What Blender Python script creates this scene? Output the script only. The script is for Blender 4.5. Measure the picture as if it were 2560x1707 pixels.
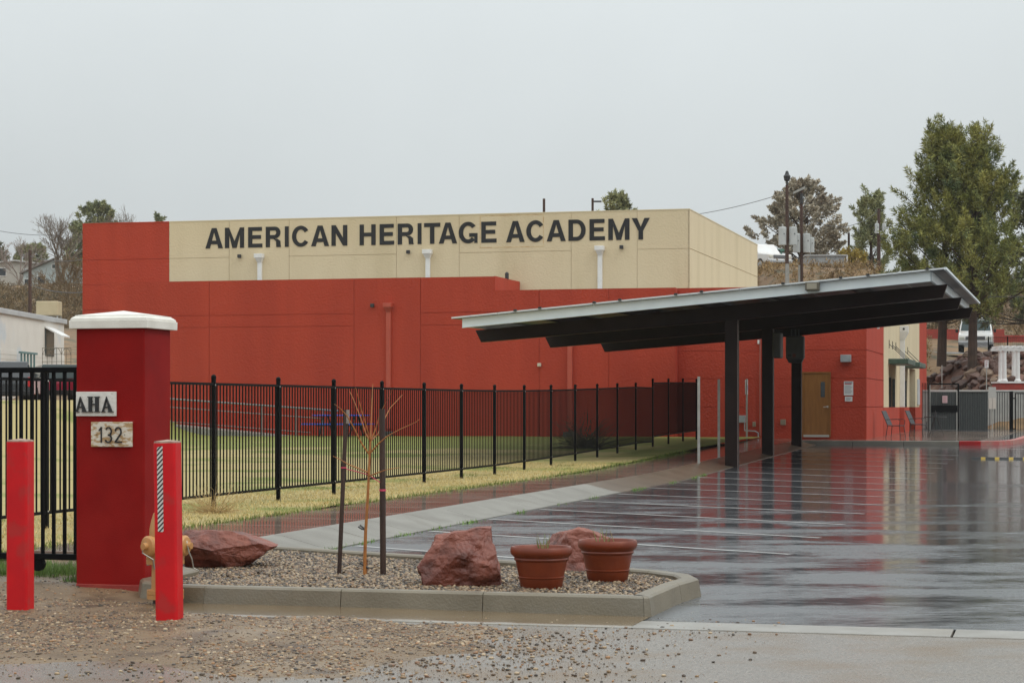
import bpy, math, random
import numpy as np
from mathutils import Vector, Matrix, noise as mnoise

for _o in list(bpy.data.objects):
    bpy.data.objects.remove(_o, do_unlink=True)
S = bpy.context.scene
COL = S.collection
R = math.radians
rng = np.random.default_rng(7)
random.seed(11)

# ------------------------------------------------------------------ camera
F, HX, HY, CAMH = 5200.0, 1280.0, 1014.0, 1.55      # focal length and principal point, photo pixels
cam_d = bpy.data.cameras.new('camera')
cam = bpy.data.objects.new('camera', cam_d); COL.objects.link(cam)
cam.location = (0, 0, CAMH); cam.rotation_euler = (R(90), 0, 0)
cam_d.sensor_width = 36.0; cam_d.lens = 36.0 * F / 2560.0
cam_d.shift_y = (HY - 853.5) / 2560.0
cam_d.clip_start = 0.5; cam_d.clip_end = 3000
S.camera = cam

# ------------------------------------------------------------------ sky: overcast, brighter towards the zenith
W = bpy.data.worlds.new('World'); S.world = W; W.use_nodes = True
nt = W.node_tree; nt.nodes.clear()
out = nt.nodes.new('ShaderNodeOutputWorld')
tc = nt.nodes.new('ShaderNodeTexCoord')
sep = nt.nodes.new('ShaderNodeSeparateXYZ'); nt.links.new(tc.outputs['Generated'], sep.inputs[0])
mx = nt.nodes.new('ShaderNodeMath'); mx.operation = 'MAXIMUM'; mx.inputs[1].default_value = 0.0
nt.links.new(sep.outputs['Z'], mx.inputs[0])
ma = nt.nodes.new('ShaderNodeMath'); ma.operation = 'MULTIPLY_ADD'      # overcast law 1 + 2 sin(elevation)
ma.inputs[1].default_value = 2.0; ma.inputs[2].default_value = 1.0
nt.links.new(mx.outputs[0], ma.inputs[0])
cl = nt.nodes.new('ShaderNodeTexNoise'); cl.inputs['Scale'].default_value = 5.0; cl.inputs['Detail'].default_value = 4
nt.links.new(tc.outputs['Generated'], cl.inputs['Vector'])
cm = nt.nodes.new('ShaderNodeMapRange'); cm.inputs['To Min'].default_value = 0.90; cm.inputs['To Max'].default_value = 1.10
nt.links.new(cl.outputs['Fac'], cm.inputs['Value'])
mm = nt.nodes.new('ShaderNodeMath'); mm.operation = 'MULTIPLY'
nt.links.new(ma.outputs[0], mm.inputs[0]); nt.links.new(cm.outputs[0], mm.inputs[1])
ms = nt.nodes.new('ShaderNodeMath'); ms.operation = 'MULTIPLY'; ms.inputs[1].default_value = 0.60
nt.links.new(mm.outputs[0], ms.inputs[0])
bg = nt.nodes.new('ShaderNodeBackground'); bg.inputs['Color'].default_value = (0.92, 0.985, 1.0, 1)
nt.links.new(ms.outputs[0], bg.inputs['Strength'])
sky = nt.nodes.new('ShaderNodeTexSky'); sky.sky_type = 'NISHITA'; sky.sun_disc = False
SUN_EL, SUN_AZ = 52.0, 118.0            # azimuth clockwise from +Y (the way the camera looks)
sky.sun_elevation = R(SUN_EL); sky.sun_rotation = R(SUN_AZ); sky.dust_density = 4.0
bg2 = nt.nodes.new('ShaderNodeBackground'); bg2.inputs['Strength'].default_value = 0.05
nt.links.new(sky.outputs[0], bg2.inputs['Color'])
mixs = nt.nodes.new('ShaderNodeMixShader'); mixs.inputs[0].default_value = 0.06
nt.links.new(bg.outputs[0], mixs.inputs[1]); nt.links.new(bg2.outputs[0], mixs.inputs[2])
nt.links.new(mixs.outputs[0], out.inputs['Surface'])

# ------------------------------------------------------------------ sun behind the cloud
sd = bpy.data.lights.new('sun', 'SUN'); sd.energy = 0.9; sd.angle = R(35); sd.color = (1.0, 0.97, 0.93)
so = bpy.data.objects.new('sun', sd); COL.objects.link(so)
_sv = Vector((math.cos(R(SUN_EL)) * math.sin(R(SUN_AZ)), math.cos(R(SUN_EL)) * math.cos(R(SUN_AZ)), math.sin(R(SUN_EL))))
so.rotation_euler = (-_sv).to_track_quat('-Z', 'Y').to_euler()

vs = S.view_settings
vs.view_transform = 'Standard'; vs.look = 'None'; vs.exposure = 0.0; vs.gamma = 1.0; vs.use_curve_mapping = False

# ------------------------------------------------------------------ frames
TH = math.atan(1376.0 / F); CT, ST = math.cos(TH), math.sin(TH)     # the lot is turned 14.8 degrees
def lot(w, u, z=0.0):            # lot frame: w across (right), u along the rows (away)
    return Vector((w * CT + u * ST, -w * ST + u * CT, z))
def wu(X, Y):
    return X * CT - Y * ST, X * ST + Y * CT
def P(xs, ys, Y):                # where a photo pixel lies at distance Y
    return Vector(((xs - HX) / F * Y, Y, CAMH - (ys - HY) / F * Y))
def G(xs, ys, z=0.0):            # where a photo pixel meets the level z
    Y = F * (CAMH - z) / (ys - HY)
    return Vector(((xs - HX) / F * Y, Y, z))
def facY(xs, u): return u / (CT + (xs - HX) / F * ST)
def facw(xs, u):                 # lot w of pixel column xs on the plane u
    Y = facY(xs, u); return (xs - HX) / F * Y * CT - Y * ST
def facz(xs, ys, u): return CAMH - (ys - HY) / F * facY(xs, u)
def sidu(xs, w):                 # lot u of pixel column xs on the plane w
    t = (xs - HX) / F            # X=tY ; w=(t*CT-ST)Y
    Y = w / (t * CT - ST); return (t * ST + CT) * Y
def sidz(xs, ys, w):
    t = (xs - HX) / F; Y = w / (t * CT - ST); return CAMH - (ys - HY) / F * Y
def cl01(x): return max(0.0, min(1.0, x))
def sst(a, b, x):
    t = cl01((x - a) / (b - a)); return t * t * (3 - 2 * t)

# ------------------------------------------------------------------ materials
MATS = {}
def mat(name, c1, c2=None, scale=4.0, rough=0.6, rough2=None, bump=0.0, bscale=30.0, metal=0.0, detail=5.0, spec=0.5,
        island=0.0, lo=0.35, hi=0.65, coat=0.0, trans=0.0, third=None, tscale=0.6, tlo=0.55, thi=0.7, stretch=None):
    if name in MATS: return MATS[name]
    m = bpy.data.materials.new(name); m.use_nodes = True; MATS[name] = m
    n = m.node_tree; b = n.nodes['Principled BSDF']; L = n.links.new
    b.inputs['Roughness'].default_value = rough; b.inputs['Metallic'].default_value = metal
    b.inputs['Specular IOR Level'].default_value = spec
    b.inputs['Coat Weight'].default_value = coat; b.inputs['Coat Roughness'].default_value = 0.08
    if trans: b.inputs['Transmission Weight'].default_value = trans
    b.inputs['Base Color'].default_value = (*c1, 1)
    g = n.nodes.new('ShaderNodeNewGeometry'); vec = g.outputs['Position']
    if stretch:
        mp = n.nodes.new('ShaderNodeMapping'); mp.inputs['Scale'].default_value = stretch
        L(vec, mp.inputs['Vector']); vec = mp.outputs[0]
    cur = None
    if c2 is not None:
        nz = n.nodes.new('ShaderNodeTexNoise'); nz.inputs['Scale'].default_value = scale; nz.inputs['Detail'].default_value = detail
        L(vec, nz.inputs['Vector'])
        mr = n.nodes.new('ShaderNodeMapRange'); mr.inputs['From Min'].default_value = lo; mr.inputs['From Max'].default_value = hi
        L(nz.outputs['Fac'], mr.inputs['Value'])
        mi = n.nodes.new('ShaderNodeMix'); mi.data_type = 'RGBA'
        mi.inputs['A'].default_value = (*c1, 1); mi.inputs['B'].default_value = (*c2, 1)
        L(mr.outputs[0], mi.inputs['Factor']); cur = mi.outputs['Result']
        if rough2 is not None:
            m2 = n.nodes.new('ShaderNodeMapRange'); m2.inputs['To Min'].default_value = rough; m2.inputs['To Max'].default_value = rough2
            L(mr.outputs[0], m2.inputs['Value']); L(m2.outputs[0], b.inputs['Roughness'])
    if third is not None:
        nz = n.nodes.new('ShaderNodeTexNoise'); nz.inputs['Scale'].default_value = tscale; nz.inputs['Detail'].default_value = 6
        L(vec, nz.inputs['Vector'])
        mr = n.nodes.new('ShaderNodeMapRange'); mr.inputs['From Min'].default_value = tlo; mr.inputs['From Max'].default_value = thi
        L(nz.outputs['Fac'], mr.inputs['Value'])
        mi = n.nodes.new('ShaderNodeMix'); mi.data_type = 'RGBA'
        if cur: L(cur, mi.inputs['A'])
        else: mi.inputs['A'].default_value = (*c1, 1)
        mi.inputs['B'].default_value = (*third, 1); L(mr.outputs[0], mi.inputs['Factor']); cur = mi.outputs['Result']
    if island:
        hs = n.nodes.new('ShaderNodeHueSaturation')
        mr = n.nodes.new('ShaderNodeMapRange'); mr.inputs['To Min'].default_value = 1 - island; mr.inputs['To Max'].default_value = 1 + island
        L(g.outputs['Random Per Island'], mr.inputs['Value']); L(mr.outputs[0], hs.inputs['Value'])
        if cur: L(cur, hs.inputs['Color'])
        else: hs.inputs['Color'].default_value = (*c1, 1)
        cur = hs.outputs[0]
    if cur: L(cur, b.inputs['Base Color'])
    if bump:
        nb = n.nodes.new('ShaderNodeTexNoise'); nb.inputs['Scale'].default_value = bscale; nb.inputs['Detail'].default_value = 4
        L(g.outputs['Position'], nb.inputs['Vector'])
        bp = n.nodes.new('ShaderNodeBump'); bp.inputs['Strength'].default_value = 1.0; bp.inputs['Distance'].default_value = bump
        L(nb.outputs['Fac'], bp.inputs['Height']); L(bp.outputs[0], b.inputs['Normal'])
    return m
def stone_mat(name, cols, rough=0.45):
    if name in MATS: return MATS[name]
    m = bpy.data.materials.new(name); m.use_nodes = True; MATS[name] = m
    n = m.node_tree; b = n.nodes['Principled BSDF']; L = n.links.new
    g = n.nodes.new('ShaderNodeNewGeometry'); r = n.nodes.new('ShaderNodeValToRGB'); r.color_ramp.interpolation = 'CONSTANT'
    e = r.color_ramp.elements
    while len(e) < len(cols): e.new(0.5)
    for i, c in enumerate(cols): e[i].position = i / len(cols); e[i].color = (*c, 1)
    L(g.outputs['Random Per Island'], r.inputs[0]); L(r.outputs[0], b.inputs['Base Color'])
    b.inputs['Roughness'].default_value = rough
    return m

# ------------------------------------------------------------------ mesh collecting
ORG = {}
class MB:
    def __init__(s): s.v = []; s.f = []
    def add(s, v, f):
        o = len(s.v); s.v += [tuple(map(float, p)) for p in v]; s.f += [tuple(i + o for i in q) for q in f]; return s
    def box(s, a, b):
        x0, y0, z0 = a; x1, y1, z1 = b
        return s.add([(x0,y0,z0),(x1,y0,z0),(x1,y1,z0),(x0,y1,z0),(x0,y0,z1),(x1,y0,z1),(x1,y1,z1),(x0,y1,z1)],
                     [(0,3,2,1),(4,5,6,7),(0,1,5,4),(1,2,6,5),(2,3,7,6),(3,0,4,7)])
    def cbox(s, c, d): return s.box([c[i]-d[i]/2 for i in range(3)], [c[i]+d[i]/2 for i in range(3)])
    def hexa(s, p):   # eight corners, bottom ring then top ring
        return s.add(p, [(0,3,2,1),(4,5,6,7),(0,1,5,4),(1,2,6,5),(2,3,7,6),(3,0,4,7)])
    def prism(s, poly, axis, a, b):   # polygon (2D) pushed along axis 0/1/2 between a and b
        n = len(poly)
        def mk(p, t):
            return (t, p[0], p[1]) if axis == 0 else ((p[0], t, p[1]) if axis == 1 else (p[0], p[1], t))
        v = [mk(p, a) for p in poly] + [mk(p, b) for p in poly]
        f = [tuple(range(n-1, -1, -1)), tuple(range(n, 2*n))] + [(i, (i+1) % n, n+(i+1) % n, n+i) for i in range(n)]
        return s.add(v, f)
    def tube(s, pts, r, n=8, cap=True):
        pts = [Vector(p) for p in pts]; rs = r if isinstance(r, (list, tuple)) else [r]*len(pts)
        v = []; f = []
        for i, p in enumerate(pts):
            t = (pts[min(i+1, len(pts)-1)] - pts[max(i-1, 0)])
            t = t.normalized() if t.length > 1e-9 else Vector((0,0,1))
            a = t.cross(Vector((0,0,1)) if abs(t.z) < 0.9 else Vector((1,0,0))).normalized(); b = t.cross(a)
            for k in range(n):
                q = 2*math.pi*k/n; v.append(p + (a*math.cos(q) + b*math.sin(q))*rs[i])
        for i in range(len(pts)-1):
            for k in range(n):
                f.append((i*n+k, i*n+(k+1) % n, (i+1)*n+(k+1) % n, (i+1)*n+k))
        if cap:
            f.append(tuple(range(n))); f.append(tuple(range((len(pts)-1)*n+n-1, (len(pts)-1)*n-1, -1)))
        return s.add(v, f)
    def lathe(s, prof, n=24, c=(0,0,0), axis=2):
        v = []; f = []
        for r, z in prof:
            for k in range(n):
                q = 2*math.pi*k/n; p = (r*math.cos(q), r*math.sin(q), z)
                if axis == 0: p = (z, p[0], p[1])
                elif axis == 1: p = (p[0], z, p[1])
                v.append((p[0]+c[0], p[1]+c[1], p[2]+c[2]))
        for i in range(len(prof)-1):
            for k in range(n): f.append((i*n+k, i*n+(k+1) % n, (i+1)*n+(k+1) % n, (i+1)*n+k))
        f.append(tuple(range(n-1, -1, -1))); m = (len(prof)-1)*n; f.append(tuple(range(m, m+n)))
        return s.add(v, f)
    def xf(s, M):
        s.v = [tuple(M @ Vector(p)) for p in s.v]; return s
    def mesh(s, name):
        me = bpy.data.meshes.new(name); me.from_pydata(s.v, [], s.f); me.update(); return me
    def build(s, name, m, parent=None, bevel=0.0, smooth=False, seg=2, org=None, fixn=True):
        o0 = org if org is not None else (ORG.get(parent.name) if parent is not None else None)
        if o0 is not None: s.v = [(p[0]-o0[0], p[1]-o0[1], p[2]-o0[2]) for p in s.v]
        me = s.mesh(name)
        o = bpy.data.objects.new(name, me); COL.objects.link(o)
        if m is not None: me.materials.append(m)
        if fixn:
            import bmesh
            b = bmesh.new(); b.from_mesh(me); bmesh.ops.recalc_face_normals(b, faces=b.faces); b.to_mesh(me); b.free()
        if smooth:
            for p in me.polygons: p.use_smooth = True
            me.set_sharp_from_angle(angle=R(38))
        if bevel:
            md = o.modifiers.new('bevel', 'BEVEL'); md.width = bevel; md.segments = seg; md.limit_method = 'ANGLE'
        if parent is not None:
            o.parent = parent
            if o0 is not None: ORG[o.name] = o0
        return o
def npmesh(name, V, Fc, m, parent=None, smooth=False):
    me = bpy.data.meshes.new(name)
    V = np.asarray(V, np.float32); Fc = np.asarray(Fc, np.int32)
    k = Fc.shape[1]
    me.vertices.add(len(V)); me.vertices.foreach_set('co', V.ravel())
    me.loops.add(Fc.size); me.loops.foreach_set('vertex_index', Fc.ravel())
    me.polygons.add(len(Fc)); me.polygons.foreach_set('loop_start', np.arange(0, Fc.size, k, dtype=np.int32))
    try: me.polygons.foreach_set('loop_total', np.full(len(Fc), k, np.int32))
    except Exception: pass
    if smooth: me.polygons.foreach_set('use_smooth', np.ones(len(Fc), bool))
    me.update(calc_edges=True); me.validate()
    o = bpy.data.objects.new(name, me); COL.objects.link(o)
    if m is not None: me.materials.append(m)
    if parent is not None: o.parent = parent
    return o
def tag(o, label=None, cat=None, group=None, kind=None):
    if label: o['label'] = label
    if cat: o['category'] = cat
    if group: o['group'] = group
    if kind: o['kind'] = kind
    return o
def thing(name, label, cat, loc, rz=0.0, group=None, org=None):
    o = bpy.data.objects.new(name, None); COL.objects.link(o); o.location = loc; o.rotation_euler = (0, 0, rz)
    o.empty_display_size = 0.2
    tag(o, label, cat, group)
    if org is not None: ORG[o.name] = org
    return o
def lthing(name, label, cat, w, u, z, group=None):   # a thing whose parts are given in lot coordinates
    return thing(name, label, cat, lot(w, u, z), -TH, group, org=(w, u, z))
def part_copy(src, name, parent, loc, rot=None, scale=None):
    o = src.copy(); o.name = name; COL.objects.link(o); o.parent = parent; o.location = loc
    if rot: o.rotation_euler = rot
    if scale: o.scale = scale
    return o
def grid(xs, ys, fz):
    nx, ny = len(xs), len(ys)
    V = np.array([(x, y, fz(x, y)) for y in ys for x in xs], np.float32)
    i = np.arange(nx-1)[None, :] + nx*np.arange(ny-1)[:, None]
    Fc = np.stack([i, i+1, i+1+nx, i+nx], -1).reshape(-1, 4)
    return V, Fc
def lotV(V):
    V = np.asarray(V); o = V.copy(); o[:, 0] = V[:, 0]*CT + V[:, 1]*ST; o[:, 1] = -V[:, 0]*ST + V[:, 1]*CT; return o
def fbm(x, y, z=0.0, o=4): return mnoise.fractal(Vector((x, y, z)), 1.0, 2.0, o)

# base icosahedron for stones
_t = (1 + 5**.5) / 2
ICO_V = np.array([(-1,_t,0),(1,_t,0),(-1,-_t,0),(1,-_t,0),(0,-1,_t),(0,1,_t),(0,-1,-_t),(0,1,-_t),(_t,0,-1),(_t,0,1),(-_t,0,-1),(-_t,0,1)], np.float32)
ICO_V /= np.linalg.norm(ICO_V[0])
ICO_F = np.array([(0,11,5),(0,5,1),(0,1,7),(0,7,10),(0,10,11),(1,5,9),(5,11,4),(11,10,2),(10,7,6),(7,1,8),(3,9,4),(3,4,2),(3,2,6),(3,6,8),(3,8,9),(4,9,5),(2,4,11),(6,2,10),(8,6,7),(9,8,1)], np.int32)
def randrot(n):
    q = rng.normal(size=(n, 4)); q /= np.linalg.norm(q, axis=1)[:, None]; w, x, y, z = q.T
    return np.stack([1-2*(y*y+z*z), 2*(x*y-z*w), 2*(x*z+y*w), 2*(x*y+z*w), 1-2*(x*x+z*z), 2*(y*z-x*w), 2*(x*z-y*w), 2*(y*z+x*w), 1-2*(x*x+y*y)], -1).reshape(n, 3, 3)
def stones(pts, size, flat=0.6):
    n = len(pts); pts = np.asarray(pts); size = np.asarray(size)
    sc = rng.uniform(0.6, 1.25, (n, 1, 3)); jit = rng.uniform(0.8, 1.15, (n, 12, 1))
    V = ICO_V[None] * jit * sc
    V = np.einsum('nij,nvj->nvi', randrot(n), V); V[:, :, 2] *= flat
    V = V * size[:, None, None] + pts[:, None, :]
    Fc = ICO_F[None] + 12*np.arange(n)[:, None, None]
    return V.reshape(-1, 3), Fc.reshape(-1, 3)
def blades(pts, h, wd, lean=0.35):
    n = len(pts); pts = np.asarray(pts); a = rng.uniform(0, 2*np.pi, n); d = np.stack([np.cos(a), np.sin(a), 0*a], -1)
    h = np.asarray(h)[:, None]; b = rng.uniform(0, 2*np.pi, n); l = rng.uniform(0, lean, n)[:, None]
    tip = pts + np.concatenate([np.stack([np.cos(b), np.sin(b)], -1)*l*h, h], -1)
    V = np.stack([pts - d*wd, pts + d*wd, tip], 1).reshape(-1, 3)
    return V, np.arange(3*n).reshape(-1, 3)
# ------------------------------------------------------------------ heights of the place
def lz(u): return 0.30*cl01((u-43)/24) + 0.20*cl01((u-67)/25)
def terr(X, Y):
    w, u = wu(X, Y)
    z = lz(u)
    if w < -9.7:                                           # school lawn and the bank left of it
        z = 0.16 + 0.34*sst(38, 68, u)
        z += 1.25*sst(-10.5, -14.5, X)*sst(38, 74, Y)
    if Y > 84:
        left = sst(-4, -14, X); right = sst(10, 16, X)
        zl = z + 13.1*cl01((Y-100)/128) + 4.0*cl01((Y-228)/150)
        emb = 0.5 + 9.6*sst(106, 129, Y) + 1.5*cl01((Y-132)/80)
        rock = 0.5 + 1.6*sst(96.3, 97.6, Y) + 2.1*cl01((Y-97.5)/14.5) + 0.6*cl01((Y-112)/20) + 6.5*cl01((Y-134)/40)
        k = sst(21.5, 24.5, X - 0.03*(Y-110))
        zr = emb*(1-k) + rock*k
        z = z*(1-left)*(1-right) + zl*left + zr*right
    return z

M_asph = None
def asphalt():
    m = bpy.data.materials.new('wet_asphalt'); m.use_nodes = True; n = m.node_tree; b = n.nodes['Principled BSDF']; L = n.links.new
    g = n.nodes.new('ShaderNodeNewGeometry')
    mp = n.nodes.new('ShaderNodeMapping'); mp.inputs['Rotation'].default_value = (0, 0, TH); mp.inputs['Scale'].default_value = (0.5, 1.05, 1)
    L(g.outputs['Position'], mp.inputs['Vector'])
    n1 = n.nodes.new('ShaderNodeTexNoise'); n1.inputs['Scale'].default_value = 0.85; n1.inputs['Detail'].default_value = 9; n1.inputs['Roughness'].default_value = 0.6
    n1.inputs['Distortion'].default_value = 0.4
    L(mp.outputs[0], n1.inputs['Vector'])
    # the rows nearest the kerb on the left drain dry first; water stands further out and towards the building
    sp = n.nodes.new('ShaderNodeSeparateXYZ'); L(g.outputs['Position'], sp.inputs[0])
    bx = n.nodes.new('ShaderNodeMapRange'); bx.inputs['From Min'].default_value = -2.0; bx.inputs['From Max'].default_value = 7.0
    bx.inputs['To Min'].default_value = 0.10; bx.inputs['To Max'].default_value = -0.015; L(sp.outputs['X'], bx.inputs['Value'])
    by = n.nodes.new('ShaderNodeMapRange'); by.inputs['From Min'].default_value = 16; by.inputs['From Max'].default_value = 48
    by.inputs['To Min'].default_value = 0.04; by.inputs['To Max'].default_value = -0.17; L(sp.outputs['Y'], by.inputs['Value'])
    mf = n.nodes.new('ShaderNodeMapping'); mf.inputs['Rotation'].default_value = (0, 0, TH); mf.inputs['Scale'].default_value = (0.4, 1.0, 1); L(g.outputs['Position'], mf.inputs['Vector'])
    nf = n.nodes.new('ShaderNodeTexNoise'); nf.inputs['Scale'].default_value = 12; nf.inputs['Detail'].default_value = 6; nf.inputs['Roughness'].default_value = 0.7; L(mf.outputs[0], nf.inputs['Vector'])
    mfr = n.nodes.new('ShaderNodeMapRange'); mfr.inputs['To Min'].default_value = -0.24; mfr.inputs['To Max'].default_value = 0.24; L(nf.outputs['Fac'], mfr.inputs['Value'])
    s0 = n.nodes.new('ShaderNodeMath'); L(n1.outputs['Fac'], s0.inputs[0]); L(mfr.outputs[0], s0.inputs[1])
    s1 = n.nodes.new('ShaderNodeMath'); L(s0.outputs[0], s1.inputs[0]); L(bx.outputs[0], s1.inputs[1])
    s2 = n.nodes.new('ShaderNodeMath'); L(s1.outputs[0], s2.inputs[0]); L(by.outputs[0], s2.inputs[1])
    mr = n.nodes.new('ShaderNodeMapRange'); mr.inputs['From Min'].default_value = 0.44; mr.inputs['From Max'].default_value = 0.62
    L(s2.outputs[0], mr.inputs['Value'])
    ro = n.nodes.new('ShaderNodeMapRange'); ro.inputs['To Min'].default_value = 0.10; ro.inputs['To Max'].default_value = 0.29; L(mr.outputs[0], ro.inputs['Value'])
    L(ro.outputs[0], b.inputs['Roughness'])
    n2 = n.nodes.new('ShaderNodeTexNoise'); n2.inputs['Scale'].default_value = 70; n2.inputs['Detail'].default_value = 3; L(g.outputs['Position'], n2.inputs['Vector'])
    n3 = n.nodes.new('ShaderNodeTexNoise'); n3.inputs['Scale'].default_value = 1.6; n3.inputs['Detail'].default_value = 6; L(g.outputs['Position'], n3.inputs['Vector'])
    mi = n.nodes.new('ShaderNodeMix'); mi.data_type = 'RGBA'; mi.inputs['A'].default_value = (0.06, 0.064, 0.07, 1); mi.inputs['B'].default_value = (0.125, 0.13, 0.14, 1)
    L(n3.outputs['Fac'], mi.inputs['Factor'])
    m2 = n.nodes.new('ShaderNodeMix'); m2.data_type = 'RGBA'; m2.blend_type = 'MULTIPLY'; m2.inputs['Factor'].default_value = 0.5
    L(mi.outputs['Result'], m2.inputs['A']); L(n2.outputs['Fac'], m2.inputs['B']); wet = n.nodes.new('ShaderNodeMix'); wet.data_type = 'RGBA'; L(mr.outputs[0], wet.inputs['Factor']); L(m2.outputs['Result'], wet.inputs['A'])
    gb = n.nodes.new('ShaderNodeMix'); gb.data_type = 'RGBA'; gb.inputs['A'].default_value = (0.03,0.032,0.035,1); gb.inputs['B'].default_value = (0.155,0.162,0.17,1)  # rough areas: drier grey aggregate, lifted further to stand in for reflected sky
    n4 = n.nodes.new('ShaderNodeTexNoise'); n4.inputs['Scale'].default_value = 38; n4.inputs['Detail'].default_value = 4; L(g.outputs['Position'], n4.inputs['Vector']); L(n4.outputs['Fac'], gb.inputs['Factor'])
    L(gb.outputs['Result'], wet.inputs['B']); L(wet.outputs['Result'], b.inputs['Base Color'])
    bs = n.nodes.new('ShaderNodeMapRange'); bs.inputs['To Min'].default_value = 0.00012; bs.inputs['To Max'].default_value = 0.0006; L(mr.outputs[0], bs.inputs['Value'])
    bp = n.nodes.new('ShaderNodeBump'); L(n2.outputs['Fac'], bp.inputs['Height']); L(bs.outputs[0], bp.inputs['Distance'])
    L(bp.outputs[0], b.inputs['Normal'])
    return m
M_asph = asphalt()
M_conc = mat('wet_concrete', (0.30,0.275,0.235), (0.22,0.20,0.165), scale=1.3, rough=0.42, rough2=0.3, bump=0.003, bscale=60, third=(0.16,0.14,0.11), tscale=0.9, tlo=0.56, thi=0.75)
M_pale = mat('pale_concrete', (0.225,0.21,0.18), (0.175,0.16,0.135), scale=2.0, rough=0.55, bump=0.003, bscale=70, third=(0.15,0.13,0.105), tscale=1.2, tlo=0.57, thi=0.75)
M_walk = mat('standing_wet_concrete', (0.26,0.19,0.15), (0.20,0.145,0.115), scale=0.9, rough=0.05, rough2=0.15, bump=0.0004, bscale=30)  # reddish base colour carries the red wall's reflection
M_dirt = mat('wet_dirt', (0.155,0.100,0.053), (0.215,0.145,0.080), scale=1.1, rough=0.6, rough2=0.42, bump=0.012, bscale=42, detail=8, third=(0.08,0.048,0.025), tscale=2.6, tlo=0.5, thi=0.68)
M_hill = mat('hill_soil', (0.17,0.105,0.06), (0.26,0.165,0.085), scale=0.35, rough=0.9, bump=0.10, bscale=3.0, detail=9, third=(0.10,0.085,0.05), tscale=0.9, tlo=0.5, thi=0.62)
M_road = mat('road_asphalt', (0.12,0.105,0.09), (0.27,0.235,0.20), scale=55, rough=0.36, rough2=0.22, bump=0.004, bscale=75, detail=3, third=(0.17,0.12,0.075), tscale=1.3, tlo=0.46, thi=0.66)
M_white_line = mat('line_paint', (0.52,0.52,0.50), (0.24,0.24,0.24), scale=4, rough=0.28, lo=0.46, hi=0.72)

# terrain to the horizon
xs = np.concatenate([np.linspace(-1500,-160,12)[:-1], np.linspace(-160,-60,26)[:-1], np.linspace(-60,70,131)[:-1], np.linspace(70,200,27)[:-1], np.linspace(200,1500,12)])
ys = np.concatenate([np.linspace(-300,-20,8)[:-1], np.linspace(-20,84,40)[:-1], np.linspace(84,180,97)[:-1], np.linspace(180,420,41)[:-1], np.linspace(420,2500,14)])
def gfun(X, Y):
    z = terr(X, Y)
    if Y < 95.6: z -= 0.22
    else: z += 0.35*fbm(X*0.15, Y*0.15)*sst(98, 112, Y)*(1-sst(18, 22, X)*(1-sst(133, 140, Y))) - 0.05
    return z
V, Fc = grid(xs, ys, gfun); o = npmesh('ground', V, Fc, M_hill, smooth=True); tag(o, 'brown sloping ground and hillside behind the school', kind='structure')

# road in front, gutter strip, parking lot
mb = MB(); V, Fc = grid(np.linspace(-60,60,61), np.linspace(-40,14.25,28), lambda w, u: -0.004)
o = npmesh('road', lotV(V), Fc, M_road); tag(o, 'wet worn road along the bottom edge', kind='structure')
GUT = lthing('gutter_strip', 'pale concrete strip between the road and the parking lot', 'gutter', 0, 14.48, 0); GUT['kind'] = 'structure'; del GUT['category']
M_strip = mat('strip_concrete', (0.30,0.285,0.258), (0.23,0.212,0.185), scale=3.0, rough=0.35, bump=0.003, bscale=70, third=(0.26,0.225,0.18), tscale=1.2, tlo=0.56, thi=0.72)
wds = [-7.4, -5.2, -3.05, -0.72, 2.35, 5.5, 8.6, 11.7, 14.8, 18]
for a, b in zip(wds[:-1], wds[1:]):
    MB().box((a+0.008, 14.25, -0.1), (b-0.008, 14.72, 0.004)).build('gutter_slab', M_strip if a > -3.2 else M_conc, GUT, bevel=0.006)
V, Fc = grid(np.concatenate([np.linspace(-7.9,14,40), np.linspace(16,60,12)]), np.linspace(14.70,125,111), lambda w, u: lz(u))
PL = npmesh('parking_lot', lotV(V), Fc, M_asph, smooth=True); tag(PL, 'wet asphalt parking lot mirroring the red building', kind='structure')
# angled stall lines: children of the lot, world coordinates
dv = Vector((4.79, -2.87)); dv.normalize(); pv = Vector((-dv.y, dv.x))
k = 0
def stripe(w0, u0, ln, width=0.10, m=None, d=None):
    d = d or dv; p = Vector((-d.y, d.x)); v = []; N = 6
    for i in range(N+1):
        for s in (-1, 1):
            q = Vector((w0, u0)) + d*ln*i/N + p*s*width/2; v.append(tuple(lot(q.x, q.y, lz(q.y)+0.0045)))
    return MB().add(v, [(2*i, 2*i+2, 2*i+3, 2*i+1) for i in range(N)]).build('parking_stripe', m or M_white_line, PL)
u_first = wu(*G(1177, 1297).xy)[1]
for i in range(-2, 13):
    uu = u_first + i*2.80
    l0 = 5.6
    if i == -2: l0 = 3.2
    stripe(-7.55, uu, l0, width=0.09)
M_blue_line = mat('blue_line_paint', (0.05,0.12,0.35), (0.12,0.2,0.4), scale=8, rough=0.4)
for a, b, ln in ((1.5, 62.5, 2.8), (3.0, 65.2, 2.6), (-2.0, 64.0, 3.0), (5.0, 60.5, 2.4)):
    stripe(a, b, ln, 0.10, d=Vector((0.96, -0.28)))
stripe(4.2, 65.6, 2.6, 0.12, M_blue_line, d=Vector((1, 0)))

M_kfar = mat('kerb_reflection_tint', (0.17,0.125,0.09), (0.125,0.09,0.062), scale=1.3, rough=0.32, bump=0.003, bscale=60)  # brown base colour stands in for reflections on the far kerb
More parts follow.
